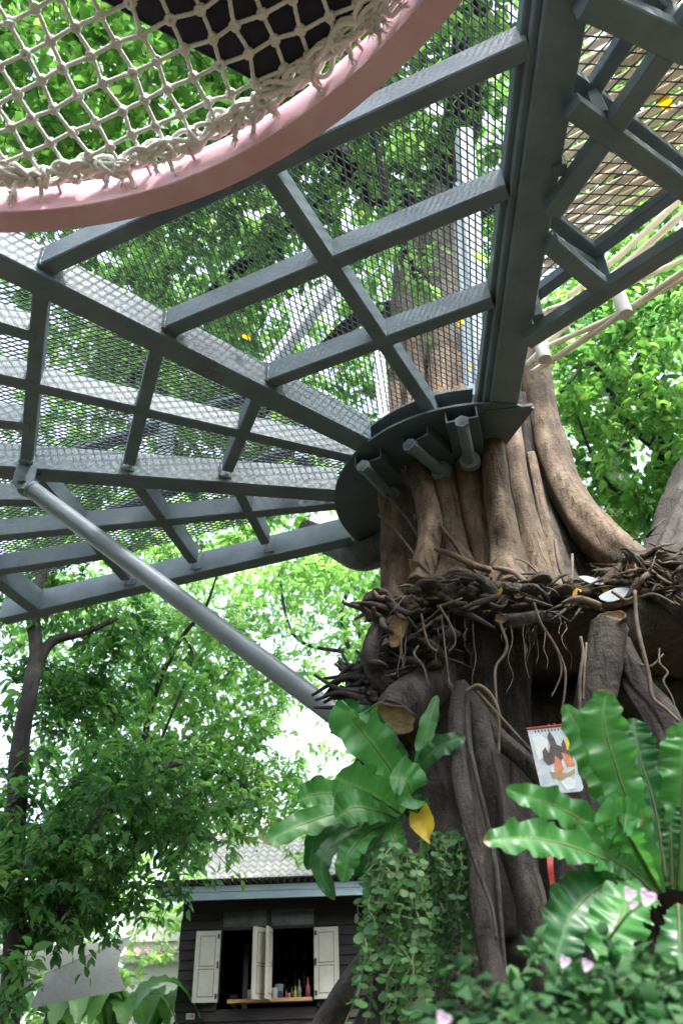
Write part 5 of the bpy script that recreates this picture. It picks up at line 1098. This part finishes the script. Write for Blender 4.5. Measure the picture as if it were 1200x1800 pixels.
hw = thing('white_house', 'white rendered house at the left edge of the hut, with a small brown tiled eave', 'house', (float(W(280, 1700, 17)[0]), 17, 0))
xa = W(215, 1700, 17)[0]; xb = W(345, 1700, 17)[0]
bx('wall', xa, xb, 17, 17.3, 0, W(300, 1590, 17)[2], whitew, hw); bx('cornice', xa, xb, 16.9, 16.995, W(300, 1655, 17)[2], W(300, 1640, 17)[2], whitew, hw)
bx('ledge', xa, xb, 16.7, 16.995, W(300, 1692, 17)[2], W(300, 1682, 17)[2], whitew, hw)
wn = bx('window', W(272, 1600, 17)[0], W(284, 1600, 17)[0], 16.97, 16.995, W(280, 1612, 17)[2], W(280, 1592, 17)[2], glassd, hw)
xs = np.linspace(xa, xb, 200); za, zb_ = W(300, 1680, 17)[2], W(300, 1668, 17)[2]
for k in range(2):
    r0 = np.c_[xs, np.full(200, 16.6 + k * .16), za + k * (zb_ - za) * .5 + .03 + .03 * np.sin(xs * 30)]; r1 = np.c_[xs, np.full(200, 16.78 + k * .16), za + (k + 1.2) * (zb_ - za) * .5 + .03 * np.sin(xs * 30)]
    b = B(); b.grid(np.stack([r0 - [0, 0, .03], r0, r1])); part('tile_course', b, tilebrown, hw)
bx('base_wall', xa, xb, 16.6, 16.7, 0, W(300, 1770, 16.7)[2], mat('grey block', (.3, .3, .3), .8, col2=(.45, .45, .44), vscale=6), hw)

# ================================================================== SHADE SAIL AND BANANAS
sail = thing('shade_sail', 'cream and grey shade sail stretched low across the garden at the left', 'shade sail', tuple(W(120, 1700, 8.3)))
TR, BR_, BL, LT, RM = W(233, 1645, 8.6), W(223, 1740, 8.0), W(52, 1772, 7.6), W(-40, 1664, 9.0), W(-30, 1735, 8.0)
def sheet_(A_, B_, C_, D_, n=16, sag=.05, fold=0.):
    G = np.zeros((n, n, 3))
    for i, s in enumerate(np.linspace(0, 1, n)):
        for j, t_ in enumerate(np.linspace(0, 1, n)):
            p = (A_ * (1 - s) + B_ * s) * (1 - t_) + (D_ * (1 - s) + C_ * s) * t_
            G[i, j] = p + np.array([0, 0, -sag * math.sin(math.pi * s) * (1 - t_) * 1.2 + fold * math.sin(s * 34) * math.sin(math.pi * t_) * .5]) + np.array([-(.10) * math.sin(math.pi * t_) * (1 - s) * (1 if fold else 0), 0, 0])
    return B().grid(G)
mid_ = W(80, 1712, 7.7)
part('panel', sheet_(TR, LT, RM, TR * .1 + mid_ * .9, sag=.05), sailtop, sail, smooth=True)
part('panel', sheet_(TR, mid_, BL, BR_, sag=.0, fold=.018), sailund, sail, smooth=True)
part('panel', sheet_(mid_, RM, W(0, 1790, 7.6), BL, sag=.0, fold=.01), sailund, sail, smooth=True)
part('seam', B().tube([TR, (TR + mid_) / 2, mid_], .006, 6, rings=8), mat('seam tape', (.4, .36, .42), .8), sail)
part('rope', B().tube([TR, W(252, 1600, 9.0), W(262, 1560, 9.3)], .006, 6, rings=8), ropem, sail)
labs = ['banana plant right of the shade sail, torn bright leaves by the white house', 'banana plant under the middle of the shade sail between the other two', 'banana plant at the lower left below the shade sail']
for k, (bq, Y) in enumerate((((262, 1830), 12.0), ((195, 1840), 10.5), ((110, 1840), 10.0))):
    p = W(bq[0], bq[1], Y); t_ = thing('banana_plant', labs[k], 'plant', (float(p[0]), Y, 0), 'banana plants in the garden')
    topz = p[2] + .05; b = B(); b.tube([(p[0], Y, 0), (p[0] + .03, Y, topz * .6), (p[0], Y, topz)], [.11, .09, .06], 12, 14, lump=.04); part('stalk', b, mat('banana stalk', (.16, .2, .07), .6, col2=(.25, .2, .1), vscale=8, stretch=(1, 1, .2)), t_, smooth=True)
    g = np.random.default_rng(900 + k)
    for j in range(8):
        a = g.uniform(0, 6.28); L_ = g.uniform(.8, 1.3); top = np.array([p[0], Y, topz]); d_ = np.array([math.cos(a), math.sin(a) * .6, 0])
        pts = [top, top + d_ * L_ * .3 + [0, 0, L_ * .38], top + d_ * L_ * .65 + [0, 0, L_ * .42], top + d_ * L_ + [0, 0, L_ * .1]]
        C = catmull(pts, 26); T = unit(np.gradient(C, axis=0)); S_ = unit(np.cross(T, [0, -.3, 1.])); s = np.linspace(0, 1, 26); w_ = .17 * np.sin(math.pi * np.clip(s * .9 + .08, 0, 1)) ** .7
        G = np.stack([C + S_ * (w_ * v)[:, None] + np.array([0, 0, 1.]) * (.25 * w_ * abs(v) + .02 * np.sin(s * 60) * abs(v))[:, None] for v in np.linspace(-1, 1, 7)], 1)
        part('leaf', B().grid(G), bananam, t_, smooth=True)

# ================================================================== FALLEN LEAVES ON THE GRATING
FALL = [((440, 600), yellow, .06, 'yellow leaf lying across the grating left of the second joist'), ((255, 780), brownleaf, .06, 'curled orange leaf on the grating above the long beam'), ((350, 960), brownleaf, .05, 'brown leaf caught on the lowest grating near a joist end'), ((830, 448), leaf_c, .09, 'green leaf on the grating before the pale upright'),
        ((762, 682), brownleaf, .05, 'small brown leaf on the grating by the collar'), ((806, 575), yellow, .05, 'yellow scrap on the grating between joists near the trunk'), ((832, 648), yellow, .045, 'yellow scrap on the grating beside the pale upright'), ((1178, 195), yellow, .09, 'yellow-green leaf on the bamboo bridge grating'),
        ((230, 905), brownleaf, .04, 'brown leaf on the grating behind the strut'), ((90, 1040), brownleaf, .05, 'brown leaf in the far corner of the grating'), ((295, 975), brownleaf, .04, 'small brown leaf on the far edge of the grating')]
for k, (q, mt_, s, lab) in enumerate(FALL):
    c = atz(*q, ZT + .018 if q[0] < 1000 else ZU + .09); g = np.random.default_rng(k); a = g.uniform(0, 6.28); d_ = np.array([math.cos(a), math.sin(a), .15]); V, t, ti = leaves(c[None], d_[None], np.array([[0, 0, 1.]]), s * 1.0, s * .55, np.array([.7]), fold=.3, curl=.2)
    o = fast_mesh('fallen_leaf', V, t, mt_, None, ti); tag(o, lab, 'leaf', 'fallen leaves on the grating')
g = np.random.default_rng(31)
spots = ['by the pale scrap of bark', 'under the widest stem', 'at the right end']
for k in range(22):
    x = g.uniform(985, 1075) if k < 14 else g.uniform(860, 1190); p = aty(x, 1050 + g.normal() * 12, 2.98); V, t, ti = leaves(p[None], (g.normal(size=3))[None], unit(g.normal(size=3))[None], .05, .028, np.array([.5])); o = fast_mesh('leaf_litter', V, t, [brownleaf, yellow, brownleaf, twigm][k % 4], fig, ti)
for q, s in (((1040, 1020, 2.96), .10), ((1080, 1045, 2.93), .13)):    # two pale flat scraps lodged in the ledge
    p = aty(*q); b = B(); th = np.linspace(0, 2 * math.pi, 14, endpoint=False); b.add([p + np.array([math.cos(t) * s * .5 * (1 + .15 * math.sin(3 * t)), math.sin(t) * .012, math.sin(t) * s * .26 + math.cos(t) * (.02 if s > .11 else -.015)]) for t in th] , [tuple(range(14))])
    o = b.build('bark_scrap', mat('pale scrap', (.17, .20, .21), .6, col2=(.26, .29, .30), vscale=20)); tag(o, 'larger pale blue-grey scrap wedged in the root ledge' if s > .11 else 'smaller pale scrap standing in the root ledge left of the larger', 'scrap')
